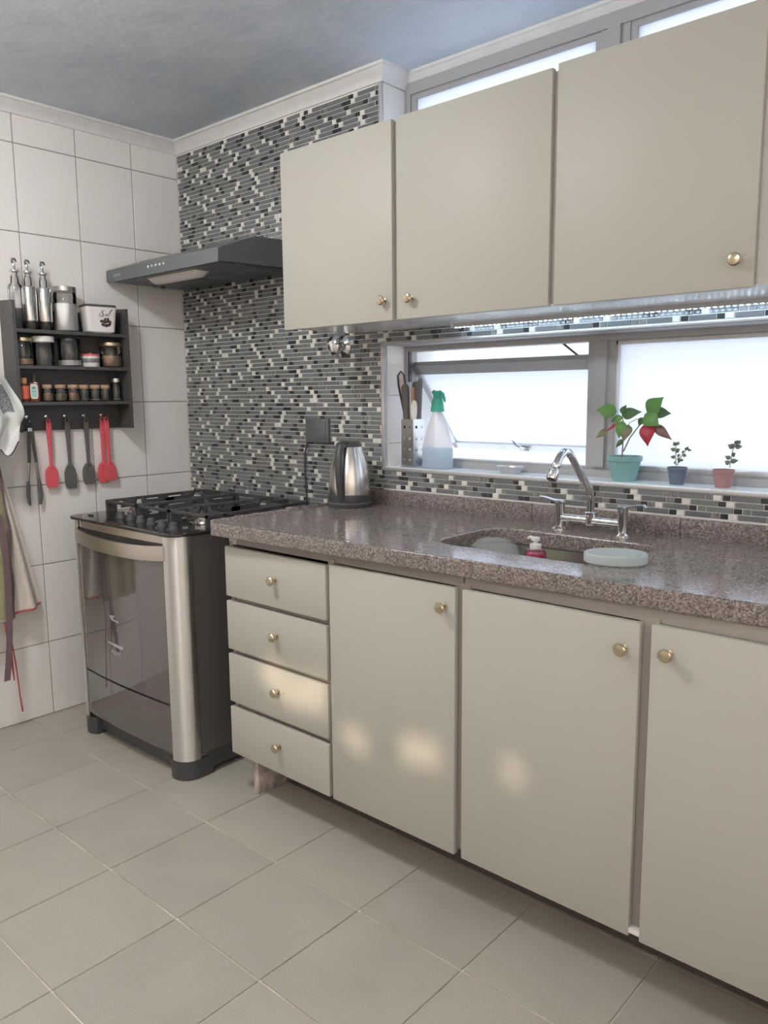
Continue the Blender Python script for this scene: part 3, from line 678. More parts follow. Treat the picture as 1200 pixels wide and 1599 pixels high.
def grate(x0, x1, y0, y1, cs):
    g = MB(); h0, h1, w = .902, .932, .007
    for a in ((x0, x1, y0, y0 + w), (x0, x1, y1 - w, y1), (x0, x0 + w, y0, y1), (x1 - w, x1, y0, y1)): g.box(*a, h1 - .016, h1 - .004, b=.0015, seg=1)
    for x in (x0, x1 - .012):
        for y in (y0, y1 - .012, (y0 + y1) / 2): g.box(x, x + .010, y, y + .045 if y < y1 - .06 else y + .012, .881, h1 - .006)
    for cx, cy, cr in cs:
        for k in range(4):
            dx, dy = ((1, 0), (-1, 0), (0, 1), (0, -1))[k]
            lim = {0: x1 - cx, 1: cx - x0, 2: min(y1 - cy, .16), 3: min(cy - y0, .16)}[k]
            p = (-dy * .0035, dx * .0035)
            poly = [(cr * .55, h1 + .010), (cr * .55, h1 - .004), (cr * .8, h0 + .006), (lim, h0 + .004), (lim, h1 - .006), (cr * .9, h1 - .004)]
            vs = [(cx + dx * d + s * p[0], cy + dy * d + s * p[1], z) for s in (1, -1) for d, z in poly]; n = len(poly)
            g.add(vs, [tuple(range(n)), tuple(range(2 * n - 1, n - 1, -1))] + [(i, i + n, (i + 1) % n + n, (i + 1) % n) for i in range(n)])
    return g.build('grate', 'cast_iron', ck)
grate(.264, .492, -.595, -.110, [burners[0], burners[1]]); grate(.499, .713, -.595, -.110, [burners[2]]); grate(.720, .948, -.595, -.110, [burners[3], burners[4]])
for k in range(6):
    MB().lathe([(0, .881), (.019, .881), (.019, .884), (.015, .890), (.014, .901), (.011, .904), (0, .904)], (.47 + k * .078, -.648 - .005 * k, 0), 18).build('control_knob', 'cast_iron', ck)
MB().box(.315, .345, -.700, -.692, .881, .886, b=.001).build('badge', 'black_plastic', ck)

# ------------------------------------------------------------------ cooker hood
ho = thing('cooker_hood', 'dark grey slim cooker hood with push buttons above the stove', 'hood', (.41, -.2, 1.83))
hx0, hx1 = .022, .800
prof = [(-.388, 1.826), (-.384, 1.868), (-.372, 1.878), (-.215, 1.934), (-.004, 1.942), (-.004, 1.836), (-.06, 1.834)]
MB().prism(prof, 'x', hx0, hx1).build('housing', 'hood_grey', ho, ang=25)
MB().prism(rrect(hx0 - .002, hx1 + .002, 1.822, 1.872, .008, 4), 'y', -.394, -.384).build('front_panel', 'hood_grey', ho, ang=25)
MB().box(hx0 + .02, hx1 - .02, -.37, -.02, 1.8235, 1.834).build('underside', 'hood_under', ho)
for a, b in ((.05, .40), (.42, .77)):
    f_ = MB().box(a, b, -.19, -.04, 1.820, 1.826, b=.002).build('filter', 'hood_under', ho)
for k in range(5):
    MB().lathe([(0, 0), (.0055, 0), (.0055, .002), (.004, .004), (0, .004)], n=12, M=T((.345 + k * .0275, -.394, 1.853)) @ rot_to((0, -1, 0))).build('button', 'logo_white', ho)
MB().box(.080, .135, -.3955, -.393, 1.841, 1.851, b=.001, seg=1).build('badge', 'badge_grey', ho)
lc = MB(); N_ = 14
lv = []; lf = []
for k in range(N_ + 1):
    t = k / N_; x = .235 + .345 * t; e = min(1, math.sin(math.pi * min(max(t, .0), 1)) * 4.0 + .05)
    for a in range(9):
        th = math.pi * a / 8; lv.append((x, -.302 + .036 * math.cos(th), 1.824 - .026 * e * math.sin(th)))
for k in range(N_):
    for a in range(8): lf.append((k * 9 + a, k * 9 + a + 1, (k + 1) * 9 + a + 1, (k + 1) * 9 + a))
lc.add(lv, lf).build('lamp_cover', 'lamp_cover', ho)
MB().lathe([(0, 1.812), (.010, 1.812), (.010, 1.826), (0, 1.826)], (.10, -.17, 0), 14).build('screw_cap', 'black_plastic', ho)

# ------------------------------------------------------------------ kettle
KX, KY = 1.205, -.145
ke = thing('electric_kettle', 'brushed steel electric kettle with dark grey handle and base', 'kettle', (KX, KY, ZT0), local=True, rz=R(-68))
MB().lathe([(0, 0), (.080, 0), (.082, .004), (.082, .014), (.078, .019), (0, .019)], n=36).build('power_base', 'black_plastic', ke)
MB().lathe([(0, .019), (.077, .019), (.079, .024), (.079, .044), (.0755, .047), (0, .047)], n=36).build('skirt', 'black_plastic', ke)
MB().lathe([(.0755, .046), (.0765, .060), (.076, .085), (.073, .115), (.067, .150), (.058, .185), (.050, .210), (.046, .222), (0, .222)], n=40).build('body', 'steel', ke)
MB().lathe([(.0475, .216), (.048, .224), (.044, .231), (.030, .236), (0, .238)], n=32).tube([(.030, 0, .232), (.055, 0, .236), (.068, 0, .232)], [.016, .014, .010], 10, flat=.5).build('lid', 'black_plastic', ke)
MB().tube([(-.050, 0, .205), (-.066, 0, .205), (-.073, 0, .212)], [.012, .010, .006], 10).build('spout', 'steel', ke)
MB().tube([(.052, 0, .226), (.078, 0, .222), (.093, 0, .200), (.100, 0, .165), (.100, 0, .125), (.094, 0, .085), (.084, 0, .050), (.078, 0, .030)], [.014, .0145, .0145, .014, .0135, .013, .0125, .011], 12, flat=.75).build('handle', 'black_plastic', ke)
# socket, cord and the stop valve on the mosaic
so = thing('wall_socket', 'black square wall socket cover above the kettle', 'socket', (.90, -.01, 1.2))
MB().box(.834, .966, -.016, -.002, 1.150, 1.246, b=.004).build('plate', 'hood_grey', so)
MB().box(.846, .954, -.019, -.014, 1.162, 1.234, b=.002).build('cover', 'hood_grey', so)
cd = MB().tube([(.842, -.012, 1.152), (.828, -.014, 1.11), (.822, -.012, 1.06), (.824, -.014, 1.01), (.828, -.013, .96), (.828, -.013, .90), (.83, -.014, .86)], .0036, 8).build('power_cord', 'black_plastic')
tag(cd, 'thin dark cord hanging from the wall socket down behind the stove', 'cord')
vl = thing('stop_valve', 'round chrome stop valve on the mosaic wall under the cupboard', 'valve', (1.045, 0, 1.52))
MB().lathe([(0, 0), (.040, 0), (.040, .003), (.026, .012), (.018, .016), (.016, .030), (0, .030)], n=28, M=T((1.045, -.003, 1.523)) @ rot_to((0, -1, 0))).build('flange', 'chrome', vl)
MB().lathe([(0, 0), (.018, 0), (.032, .006), (.036, .018), (.034, .032), (.022, .042), (0, .044)], n=28, M=T((1.045, -.030, 1.523)) @ rot_to((0, -1, 0))).build('knob', 'chrome', vl)

# ------------------------------------------------------------------ things on the sill
SZ = ZS + .004
# perforated steel caddy, set cornerwise
uc = thing('utensil_holder', 'square perforated steel caddy full of knives on the sill', 'utensil holder', (1.338, .062, SZ), local=True, rz=R(-6))
hw, hh = .031, .176
for ang in range(4):
    M = Matrix.Rotation(R(90 * ang), 4, 'Z') @ Matrix(((1, 0, 0, 0), (0, 0, 1, -hw), (0, 1, 0, 0), (0, 0, 0, 1)))
    hs = [[(cx - .005, cz - .005), (cx + .005, cz - .005), (cx + .005, cz + .005), (cx - .005, cz + .005)] for cz in (.025, .065, .105, .147) for cx in (-.014, .014)]
    MB().plate([(-hw, 0), (hw, 0), (hw, hh), (-hw, hh)], hs, .0012, M=M).build('side', 'steel', uc, smooth=False)
MB().box(-hw, hw, -hw, hw, 0, .002).build('bottom', 'steel', uc)
def utensil(name, label, cat, x, y, tx, ty, mats, zt, w, kind, rz=40):
    u = thing(name, label, cat, (x, y, SZ + .004), group='knives and tools in the steel caddy', local=True)
    u.rotation_euler = (R(tx), R(ty), 0)
    RZ = Matrix.Rotation(R(rz), 4, 'Z')
    MB().box(-.006, .006, -.0006, .0006, 0, .14, M=RZ).build('blade', 'steel', u)
    if kind == 'k':
        MB().tube([(0, 0, .135), (0, 0, .165), (0, 0, zt - .05), (0, 0, zt - .012), (0, 0, zt)], [w * .8, w * .85, w, w * 1.05, w * .6], 12, flat=.45, up=(0, 1, 0), M=RZ).build('handle', mats, u)
    elif kind == 'loop':
        MB().tube([(-.003, 0, .12), (-.006, 0, .20), (-.014, 0, .30), (-.012, 0, .335), (0, 0, .350), (.011, 0, .335), (.011, 0, .30), (.005, 0, .20), (.003, 0, .12)], [.004] * 9, 8, M=RZ).build('handle', mats, u)
        MB().tube([(0, 0, .20), (-.001, 0, .31), (0, 0, .340)], [.004, .010, .004], 8, flat=.25, up=(0, 1, 0), M=RZ).build('inlay', 'carcass_light', u)
    else:
        MB().lathe([(0, .14), (.005, .142), (.008, .17), (.011, .19), (.012, .212), (.010, .230), (.005, .240), (0, .242)], n=16, M=RZ @ Matrix.Diagonal((1, .35, 1, 1))).build('bowl', mats, u)
    return u
utensil('kitchen_tongs', 'long loop-handled tool leaning left in the steel caddy', 'tongs', 1.328, .066, 2, -7, 'black_plastic', .305, .011, 'loop')
utensil('kitchen_knife', 'thick dark-handled knife at the caddy front left', 'knife', 1.325, .051, 0, -3, 'grey_silicone', .300, .0145, 'k')
utensil('kitchen_knife', 'slim dark knife second from left in the caddy', 'knife', 1.336, .078, 0, -1, 'grey_silicone', .308, .009, 'k')
utensil('kitchen_knife', 'brown wooden-handled knife in the middle of the caddy', 'knife', 1.338, .060, 0, 1, 'wood_handle', .288, .010, 'k')
utensil('spoon', 'pale spoon with a rounded tip in the caddy front', 'spoon', 1.352, .046, 0, 1, 'white_plastic', .2, .01, 's')
utensil('kitchen_knife', 'dark round-ended knife at the back of the caddy', 'knife', 1.346, .079, 0, 2, 'hood_grey', .320, .010, 'k')
utensil('kitchen_knife', 'dark square-ended knife at the right of the caddy', 'knife', 1.351, .062, 0, 2, 'grey_silicone', .310, .012, 'k')
# spray bottle
sb = thing('spray_bottle', 'clear plastic spray bottle with green trigger head on the sill', 'spray bottle', (1.457, .056, SZ), local=True)
FL = Matrix.Diagonal((1, .72, 1, 1))
MB().lathe([(0, 0), (.058, 0), (.062, .004), (.062, .070), (.058, .090), (.040, .150), (.022, .198), (.016, .206), (.016, .216), (0, .216)], n=32, M=FL).build('bottle', 'bottle_plastic', sb)
MB().lathe([(0, .003), (.056, .003), (.0605, .006), (.0605, .072), (0, .072)], n=32, M=FL).build('liquid', 'blue_liquid', sb)
MB().lathe([(0, .204), (.025, .204), (.025, .208), (.021, .240), (.017, .252), (0, .252)], n=20).box(-.014, .016, -.010, .010, .245, .278, b=.005).tube([(-.010, 0, .268), (-.020, 0, .276)], [.009, .007], 10).build('head', 'green_plastic', sb)
MB().tube([(.008, 0, .276), (.022, 0, .268), (.030, 0, .250), (.034, 0, .238)], [.007, .008, .007, .004], 8, flat=.7).build('trigger', 'green_plastic', sb)
# foil dish
dm = Matrix.Diagonal((1, .7, 1, 1))
fd = MB().lathe([(0, 0), (.034, 0), (.036, .002), (.046, .020), (.050, .022), (.050, .0235), (.045, .022), (.034, .003), (0, .003)], (0, 0, 0), 28, M=T((1.768, .052, SZ)) @ dm).build('small_dish', 'aluminium')
tag(fd, 'small empty foil dish on the window sill behind the faucet', 'dish')
# plants
def leaf(base, tip, w, m, parent, thick=.0012, sag=.12, face=(0, -1, .25), name='leaf', shape=1.0):
    base, tip = Vector(base), Vector(tip); d = tip - base; Ln = d.length; d.normalize()
    nrm = Vector(face); nrm = (nrm - d * nrm.dot(d)).normalized(); sd_ = d.cross(nrm).normalized()
    rows_ = 8; vs = []; fs = []
    for i in range(rows_ + 1):
        t = i / rows_; ww = w / 2 * (1.22 * math.sin(math.pi * t ** (.68 * shape)) ** 1.15 if 0 < t < 1 else 0.03)
        c = base + d * (Ln * t) + nrm * (sag * Ln * math.sin(math.pi * t) * .6)
        for a, b in ((-1, .0), (-.5, .22), (0, .05), (.5, .22), (1, .0)): vs.append(c + sd_ * (a * ww) + nrm * (b * ww * .5 + thick * (1 - abs(a)) + thick * .2))
        for a, b in ((-1, .0), (-.5, .22), (0, .05), (.5, .22), (1, .0)): vs.append(c + sd_ * (a * ww) + nrm * (b * ww * .5 - thick * (1 - abs(a)) - thick * .2))
    for i in range(rows_):
        o, p = i * 10, i * 10 + 10
        for k in range(4): fs.append((o + k, o + k + 1, p + k + 1, p + k)); fs.append((o + 5 + k, p + 5 + k, p + 6 + k, o + 6 + k))
        fs.append((o, p, p + 5, o + 5)); fs.append((o + 4, o + 9, p + 9, p + 4))
    fs += [(0, 5, 6, 7, 8, 9, 4, 3, 2, 1)]; e = rows_ * 10; fs += [(e, e + 1, e + 2, e + 3, e + 4, e + 9, e + 8, e + 7, e + 6, e + 5)]
    return MB().add([tuple(v) for v in vs], fs).build(name, m, parent)
def pot(x, y, r0, r1, h, m, parent):
    MB().lathe([(0, 0), (r0, 0), (r0 + (r1 - r0) * .78, h * .80), (r1, h * .82), (r1 * 1.02, h * .99), (r1, h), (r1 * .94, h), (r1 * .92, h * .85), (0, h * .85)], (x, y, SZ), 28).build('pot', m, parent)
    MB().lathe([(0, h * .90), (r1 * .5, h * .91), (r1 * .90, h * .88), (r1 * .90, h * .84)], (x, y, SZ), 20).build('soil', 'soil', parent)
PY = .058
po = thing('potted_poinsettia', 'green and red leaved poinsettia in a teal pot on the sill', 'plant', (2.171, PY, SZ))
pot(2.171, PY, .034, .052, .075, 'teal_pot', po)
P_ = lambda u, v, dy=0: at(u, v, PY + dy)
MB().tube([P_(972, 718), P_(973, 694), P_(975, 668), P_(972, 646)], [.0022, .002, .0018, .0012], 7).build('stem', 'stem_brown', po)
MB().tube([P_(974, 705), P_(984, 684), P_(1000, 663), P_(1014, 646)], [.0022, .002, .0018, .0012], 7).build('stem', 'stem_brown', po)
MB().tube([P_(977, 672), P_(984, 660), P_(994, 655), P_(1004, 652)], .0011, 6).build('stem', 'stem_brown', po)
for b_, t_, w, m, dy in (((964, 643), (931, 640), .036, 'leaf_green', -.02), ((971, 646), (979, 632), .018, 'leaf_dark', .01), ((972, 648), (1003, 643), .030, 'leaf_dark', -.01),
                         ((1011, 645), (1037, 620), .046, 'leaf_green', .0), ((1021, 644), (1049, 646), .028, 'leaf_dark', .015), ((1008, 646), (1030, 666), .044, 'leaf_green', -.02),
                         ((1004, 652), (998, 666), .016, 'leaf_dark', .01), ((973, 652), (954, 658), .020, 'leaf_green', .01), ((973, 657), (967, 685), .030, 'leaf_green', -.015),
                         ((982, 663), (974, 690), .032, 'leaf_olive', -.02), ((968, 660), (947, 674), .008, 'leaf_red', -.01), ((950, 671), (931, 684), .018, 'leaf_olive', -.012),
                         ((1012, 660), (1012, 697), .040, 'leaf_red', -.022), ((1022, 664), (1050, 687), .024, 'leaf_brown', -.01), ((974, 686), (962, 699), .014, 'leaf_dark', -.005)):
    leaf(P_(*b_), P_(*t_, dy), w, m, po)
def jade(name, label, x, r0, r1, h, m, stems, leaves):
    q = thing(name, label, 'plant', (x, PY, SZ)); pot(x, PY, r0, r1, h, m, q)
    Z = lambda X, Y: at(1030 + X / 8, 660 + Y / 8, PY)
    for s in stems: MB().tube([Z(*p) for p in s], [.0017] * (len(s) - 1) + [.001], 6).build('stem', 'stem_pale', q)
    for i, (a, b, w) in enumerate(leaves): leaf(Z(*a), Z(*b) + Vector((0, .006 * (-1) ** i, 0)), w * 1.45, 'leaf_jade', q, thick=.0016, sag=.02)
jade('potted_succulent', 'small jade succulent in a dark blue pot on the sill', 2.333, .0195, .0275, .050, 'navy_pot',
     [[(212, 535), (205, 460), (205, 360), (210, 250)], [(225, 530), (262, 440), (300, 385), (350, 330)]],
     [((205, 345), (128, 325), .007), ((205, 365), (272, 325), .008), ((204, 432), (128, 428), .006), ((208, 290), (190, 235), .007), ((210, 280), (240, 238), .007), ((212, 268), (272, 258), .0035),
      ((205, 500), (175, 495), .006), ((262, 455), (228, 455), .006), ((255, 420), (215, 400), .006), ((295, 400), (352, 418), .006), ((305, 380), (282, 350), .006), ((345, 335), (332, 312), .006),
      ((350, 335), (400, 352), .004), ((350, 332), (372, 295), .0045), ((262, 462), (295, 475), .005), ((262, 490), (240, 470), .006)])
jade('potted_succulent', 'small jade succulent in a brick-red pot on the sill', 2.463, .0205, .0290, .050, 'brick_pot',
     [[(882, 560), (898, 450), (918, 350), (945, 290), (970, 255)]],
     [((930, 320), (848, 272), .008), ((945, 300), (895, 265), .007), ((945, 305), (1035, 298), .008), ((970, 255), (952, 225), .006), ((972, 258), (1014, 226), .008), ((908, 412), (964, 380), .008),
      ((892, 450), (812, 420), .007), ((888, 485), (1002, 470), .008), ((880, 515), (810, 480), .008), ((968, 258), (970, 282), .005)])
# ------------------------------------------------------------------ things at the sink
ld = thing('plastic_lid', 'white translucent oval plastic lid lying at the sink edge', 'lid', (2.400, -.470, ZT0 + .0005), local=True, rz=R(28))
MB().lathe([(0, 0), (.060, 0), (.070, .001), (.074, .004), (.074, .022), (.071, .025), (.066, .024), (.062, .021), (0, .020)], n=40, M=Matrix.Diagonal((1.0, .78, 1, 1))).build('rim', 'lid_plastic', ld)
MB().lathe([(0, .021), (.052, .021), (.055, .0245), (.050, .0245), (0, .023)], n=36, M=Matrix.Diagonal((1.0, .78, 1, 1))).build('panel', 'lid_plastic', ld)
dp = thing('soap_dispenser', 'clear pump bottle of pink dish soap standing in the sink', 'soap dispenser', (2.108, -.345, .7475), local=True)
MB().lathe([(0, 0), (.028, 0), (.030, .004), (.030, .150), (.026, .164), (.014, .170), (0, .170)], n=24).build('bottle', 'glass', dp)
MB().lathe([(0, .004), (.0285, .004), (.0285, .148), (.020, .160), (0, .160)], n=24).build('liquid', 'pink_soap', dp)
MB().lathe([(0, .166), (.016, .166), (.016, .180), (.007, .182), (.006, .189), (.012, .190), (.012, .199), (0, .200)], n=18).tube([(0, 0, .193), (-.022, .012, .195), (-.036, .02, .190)], [.0055, .005, .004], 8).build('pump', 'white_plastic', dp)
gb = MB().lathe([(.066, 0), (.070, .002), (.078, .06), (.076, .130), (.066, .165), (.046, .184), (.020, .190), (0, .191), (.020, .188), (.044, .181), (.063, .163), (.073, .130), (.075, .06), (.067, .002)], n=30, M=T((1.992, -.375, .747))).build('glass_dome', 'dome_plastic')
tag(gb, 'clear glass dome lid standing in the left of the sink', 'lid')
bs = MB().box(1.945, 2.02, -.285, -.245, .746, .86, b=.008, M=T((0.06, 0, .0))).build('dish_sponge', 'sponge'); tag(bs, 'yellow dish sponge stood upright at the back of the sink', 'sponge')

# ------------------------------------------------------------------ spice shelf
sh = thing('spice_shelf', 'black three-tier spice shelf hung on the white tiled wall', 'shelf', (.0, -.6, 1.205))
SD = .112; Y0, Y1 = -.846, -.357; ZA, ZBt = 1.206, 1.708
for y in (Y0, Y1 - .012):
    MB().prism([(.001, ZA), (SD, ZA), (SD, ZBt), (.001, ZBt + .006)], 'y', y, y + .012).build('side_panel', 'shelf_black', sh)
MB().box(.001, .010, Y0 + .012, Y1 - .012, ZA, 1.690).build('back_panel', 'shelf_black', sh)
SH = (1.603, 1.464, 1.3225)
for z in SH: MB().box(.010, SD - .002, Y0 + .012, Y1 - .012, z - .014, z, b=.001, seg=1).build('shelf_board', 'shelf_black', sh)
HY = (-.775, -.695, -.615, -.532, -.452)
for y in HY:
    MB().lathe([(0, 0), (.007, 0), (.007, .002), (0, .003)], n=14, M=T((.010, y, 1.262)) @ rot_to((1, 0, 0))).tube([(.010, y, 1.262), (.022, y, 1.262), (.030, y, 1.258), (.034, y, 1.250), (.031, y, 1.243), (.024, y, 1.241), (.020, y, 1.246)], .0018, 8).build('hook', 'chrome', sh)
def jar(name, label, cat, y, r_, h, z, lidm, cont=None, fill=.3, x=.056, group=None, lid_h=.014, lid_r=1.0, glassm='glass'):
    j = thing(name, label, cat, (x, y, z + .0003), group=group, local=True)
    g = MB().lathe([(0, 0), (r_ * .96, 0), (r_, .003), (r_, h * .86 - lid_h * .5), (r_ * .94, h - lid_h), (r_ * .94, h - .002)], n=26).build('glass', glassm, j)
    if lidm: MB().lathe([(0, h - lid_h), (r_ * lid_r, h - lid_h), (r_ * lid_r * 1.01, h - lid_h * .6), (r_ * lid_r, h - .001), (r_ * lid_r * .95, h), (0, h)], n=26).build('lid', lidm, j)
    if cont: MB().lathe([(0, .0045), (r_ * .975, .0045), (r_ * .975, h * fill), (r_ * .5, h * fill * 1.06), (0, h * fill * 1.02)], n=24).build('contents', cont, j)
    return j
def pourer(parent, z, m='chrome'):
    MB().lathe([(0, z), (.010, z), (.0135, z + .018), (.018, z + .021), (.0185, z + .024), (.018, z + .027), (.009, z + .031), (.0065, z + .036), (.0052, z + .054), (0, z + .054)], n=18).build('stopper', m, parent)
    MB().tube([(0, 0, z + .050), (.000, -.005, z + .060), (0, -.003, z + .070), (0, .007, z + .069), (0, .011, z + .059)], [.0050, .0048, .0046, .0042, .003], 8).build('spout_cap', 'dark_enamel', parent)
ob = thing('oil_bottle', 'clear glass oil bottle with pourer at the shelf left end', 'bottle', (.056, -.803, SH[0] + .0003), local=True)
MB().lathe([(0, 0), (.026, 0), (.028, .003), (.028, .150), (.026, .164), (.016, .175), (.0145, .182), (.0145, .205)], n=26).build('glass', 'glass', ob); pourer(ob, .196)
for k, (y, lab) in enumerate(((-.752, 'steel oil dispenser in the middle of the three pouring bottles'), (-.691, 'steel oil dispenser next to the tall jar of white sugar'))):
    d = thing('oil_dispenser', lab, 'dispenser', (.056, y, SH[0] + .0003), group='steel oil dispensers on the top board', local=True)
    MB().lathe([(0, 0), (.026, 0), (.0275, .003), (.0275, .035)], n=26).lathe([(.0145, .168), (.0145, .205)], n=20).build('glass', 'glass', d)
    MB().lathe([(.0285, .034), (.029, .036), (.029, .160), (.026, .166), (.015, .169), (.015, .166), (.026, .160), (.0275, .156), (.0275, .034)], n=30).build('sleeve', 'steel', d); pourer(d, .196)
jar('glass_jar', 'tall glass jar of white sugar with silver lid', 'jar', -.605, .0455, .178, SH[0], 'silver_lid', 'sugar', .62, lid_h=.018)
# salt box
sx = thing('salt_box', 'white ceramic salt box with dark lid and coffee bean print', 'box', (.066, -.470, SH[0] + .0003), local=True, rz=R(-9))
bm_ = MB(); pr0 = rrect(-.042, .042, -.058, .058, .018, 5); pr1 = rrect(-.050, .050, -.066, .066, .016, 5)
vs = [(x, y, z) for pts, z in ((rrect(-.036, .036, -.050, .050, .02, 5), 0), (pr0, .006), (pr1, .105)) for x, y in pts]; n = len(pr0)
fs = [tuple(range(n - 1, -1, -1))] + [(i * n + k, i * n + (k + 1) % n, (i + 1) * n + (k + 1) % n, (i + 1) * n + k) for i in range(2) for k in range(n)] + [tuple(2 * n + k for k in range(n))]
MB().add(vs, fs).build('body', 'ceramic', sx)
MB().plate(rrect(-.0495, .0495, -.0655, .0655, .016, 5), [], .010, bev=.002, M=T((0, 0, .105))).build('lid', 'shelf_black', sx)
def SXP(y, z): return (.0425 + .0078 * (z / .105) + .0012, y, z)
def stroke(pts, r_, nm='lettering'): MB().tube([SXP(*p) for p in pts], r_, 6).build(nm, 'coffee_print', sx)
stroke([(.010, .088), (.004, .091), (-.002, .086), (.002, .080), (.007, .075), (.002, .069), (-.006, .068), (-.012, .073), (-.010, .079)], [.0008, .0012, .0014, .0016, .0016, .0014, .0012, .001, .0006])
stroke([(.020, .077), (.016, .078), (.013, .073), (.016, .069), (.020, .072), (.021, .078), (.021, .071), (.024, .069)], .001)
stroke([(.024, .069), (.029, .078), (.036, .090), (.042, .096), (.044, .092)], [.0008, .0012, .0014, .0018, .0008])
for y, z, w, a in ((-.002, .048, .011, 20), (.010, .045, .012, -20), (.022, .048, .012, 15), (.032, .046, .010, -30), (.004, .034, .012, -15), (.017, .031, .013, 10), (.029, .035, .011, 30), (.012, .056, .009, 50), (.024, .057, .009, -40)):
    c = Vector(SXP(y, z)); MB().lathe([(0, -1), (.6, -.7), (.95, -.2), (.95, .2), (.6, .7), (0, 1)], n=12, M=T(c) @ Matrix.Rotation(R(a), 4, 'X') @ Matrix.Diagonal((.0016, w * .75, w * .55, 1))).build('bean_print', 'coffee_print', sx)
# middle board
jar('glass_jar', 'squat glass jar with gold lid and pale grain at the left', 'jar', -.789, .034, .108, SH[1], 'gold_lid', 'grain', .24)
jar('glass_jar', 'empty glass jar with a wide white lid', 'jar', -.708, .042, .116, SH[1], 'white_plastic', None, lid_h=.022)
jar('glass_canister', 'clear glass canister with a little white powder inside', 'jar', -.600, .0455, .112, SH[1], 'glass_green', 'sugar', .22, lid_h=.008)
tn = thing('small_tin', 'small round white tin with a red patterned lid', 'tin', (.060, -.512, SH[1] + .0003), local=True)
MB().lathe([(0, 0), (.035, 0), (.036, .002), (.036, .044), (0, .044)], n=28).build('body', 'tin_white', tn)
MB().lathe([(.0362, .017), (.0368, .018), (.0368, .034), (.0362, .035)], n=28).build('patterned_band', 'mosaic_mid', tn)
MB().lathe([(0, .046), (.037, .044), (.037, .050), (.034, .053), (0, .053)], n=28).lathe([(0, .053), (.006, .053), (.007, .058), (0, .060)], n=12).build('lid', 'tin_red', tn)
jar('glass_jar', 'glass jar with gold lid half full of brown grain at the right', 'jar', -.416, .045, .104, SH[1], 'gold_lid', 'brown_grain', .46)
# bottom board
rb = thing('spice_bottle', 'small spice bottle with an orange-red label', 'bottle', (.058, -.800, SH[2] + .0003), local=True)
MB().lathe([(0, 0), (.019, 0), (.020, .002), (.020, .062), (.015, .070), (.013, .074), (.013, .078), (0, .078)], n=22).build('glass', 'amber_glass', rb)
MB().lathe([(.0204, .012), (.0206, .013), (.0206, .060), (.0204, .061)], n=22).build('label', 'label_red', rb)
MB().lathe([(.0207, .040), (.0209, .041), (.0209, .0435), (.0207, .044)], n=22).lathe([(.0207, .028), (.0209, .0285), (.0209, .030), (.0207, .0305)], n=22).build('label_line', 'tin_red', rb)
MB().lathe([(0, .072), (.0145, .072), (.0145, .092), (.013, .094), (0, .094)], n=20).build('cap', 'wood_handle', rb)
ab = thing('sauce_bottle', 'dark red sauce bottle with a pale blue octagonal label', 'bottle', (.056, -.754, SH[2] + .0003), local=True, rz=R(-35))
MB().box(-.017, .017, -.019, .019, 0, .078, b=.006).build('glass', 'amber_glass', ab)
MB().lathe([(0, .076), (.010, .080), (.008, .086), (.008, .094), (.010, .096), (.010, .108), (0, .110)], n=16).build('cap', 'black_plastic', ab)
oct_ = lambda s: [(-.010 * s, .012 + .03 * (1 - s)), (.010 * s, .012 + .03 * (1 - s)), (.014 * s, .022 + .02 * (1 - s)), (.014 * s, .060 - .02 * (1 - s)), (.010 * s, .070 - .03 * (1 - s)), (-.010 * s, .070 - .03 * (1 - s)), (-.014 * s, .060 - .02 * (1 - s)), (-.014 * s, .022 + .02 * (1 - s))]
MB().prism(oct_(1.0), 'x', .0168, .0175).build('label_border', 'label_cream', ab); MB().prism(oct_(.82), 'x', .0172, .0180).build('label', 'label_teal', ab)
MB().box(.0176, .0184, -.009, .009, .040, .0415).box(.0176, .0184, -.006, .006, .052, .057).build('label_print', 'label_dark', ab)
for k, (y, r_, ct_, fill, lab) in enumerate(((-.706, .021, 'brown_grain', .6, 'corked spice jar of brown seeds beside the sauce bottle'), (-.652, .025, 'herb', .55, 'corked spice jar of green herbs, second of six'),
                                            (-.598, .0245, 'brown_grain', .62, 'corked spice jar of pinkish powder, third of six'), (-.550, .0235, 'herb', .2, 'nearly empty corked spice jar, fourth of six'),
                                            (-.501, .0235, 'grain', .15, 'nearly empty corked spice jar, fifth of six'), (-.456, .0225, 'brown_grain', .12, 'corked spice jar next to the tall glass shaker'))):
    j = jar('spice_jar', lab, 'jar', y, r_, .056, SH[2], None, ct_, fill, x=.062, group='corked spice jars on the bottom board')
    MB().lathe([(0, .050), (r_ * .60, .050), (r_ * .86, .056), (r_ * .88, .066), (r_ * .80, .068), (0, .068)], n=20).build('cork', 'cork', j)
jar('glass_shaker', 'tall glass shaker with a metal cap at the right end', 'shaker', -.400, .0215, .096, SH[2], 'silver_lid', 'herb', .12, lid_h=.016, lid_r=.95)

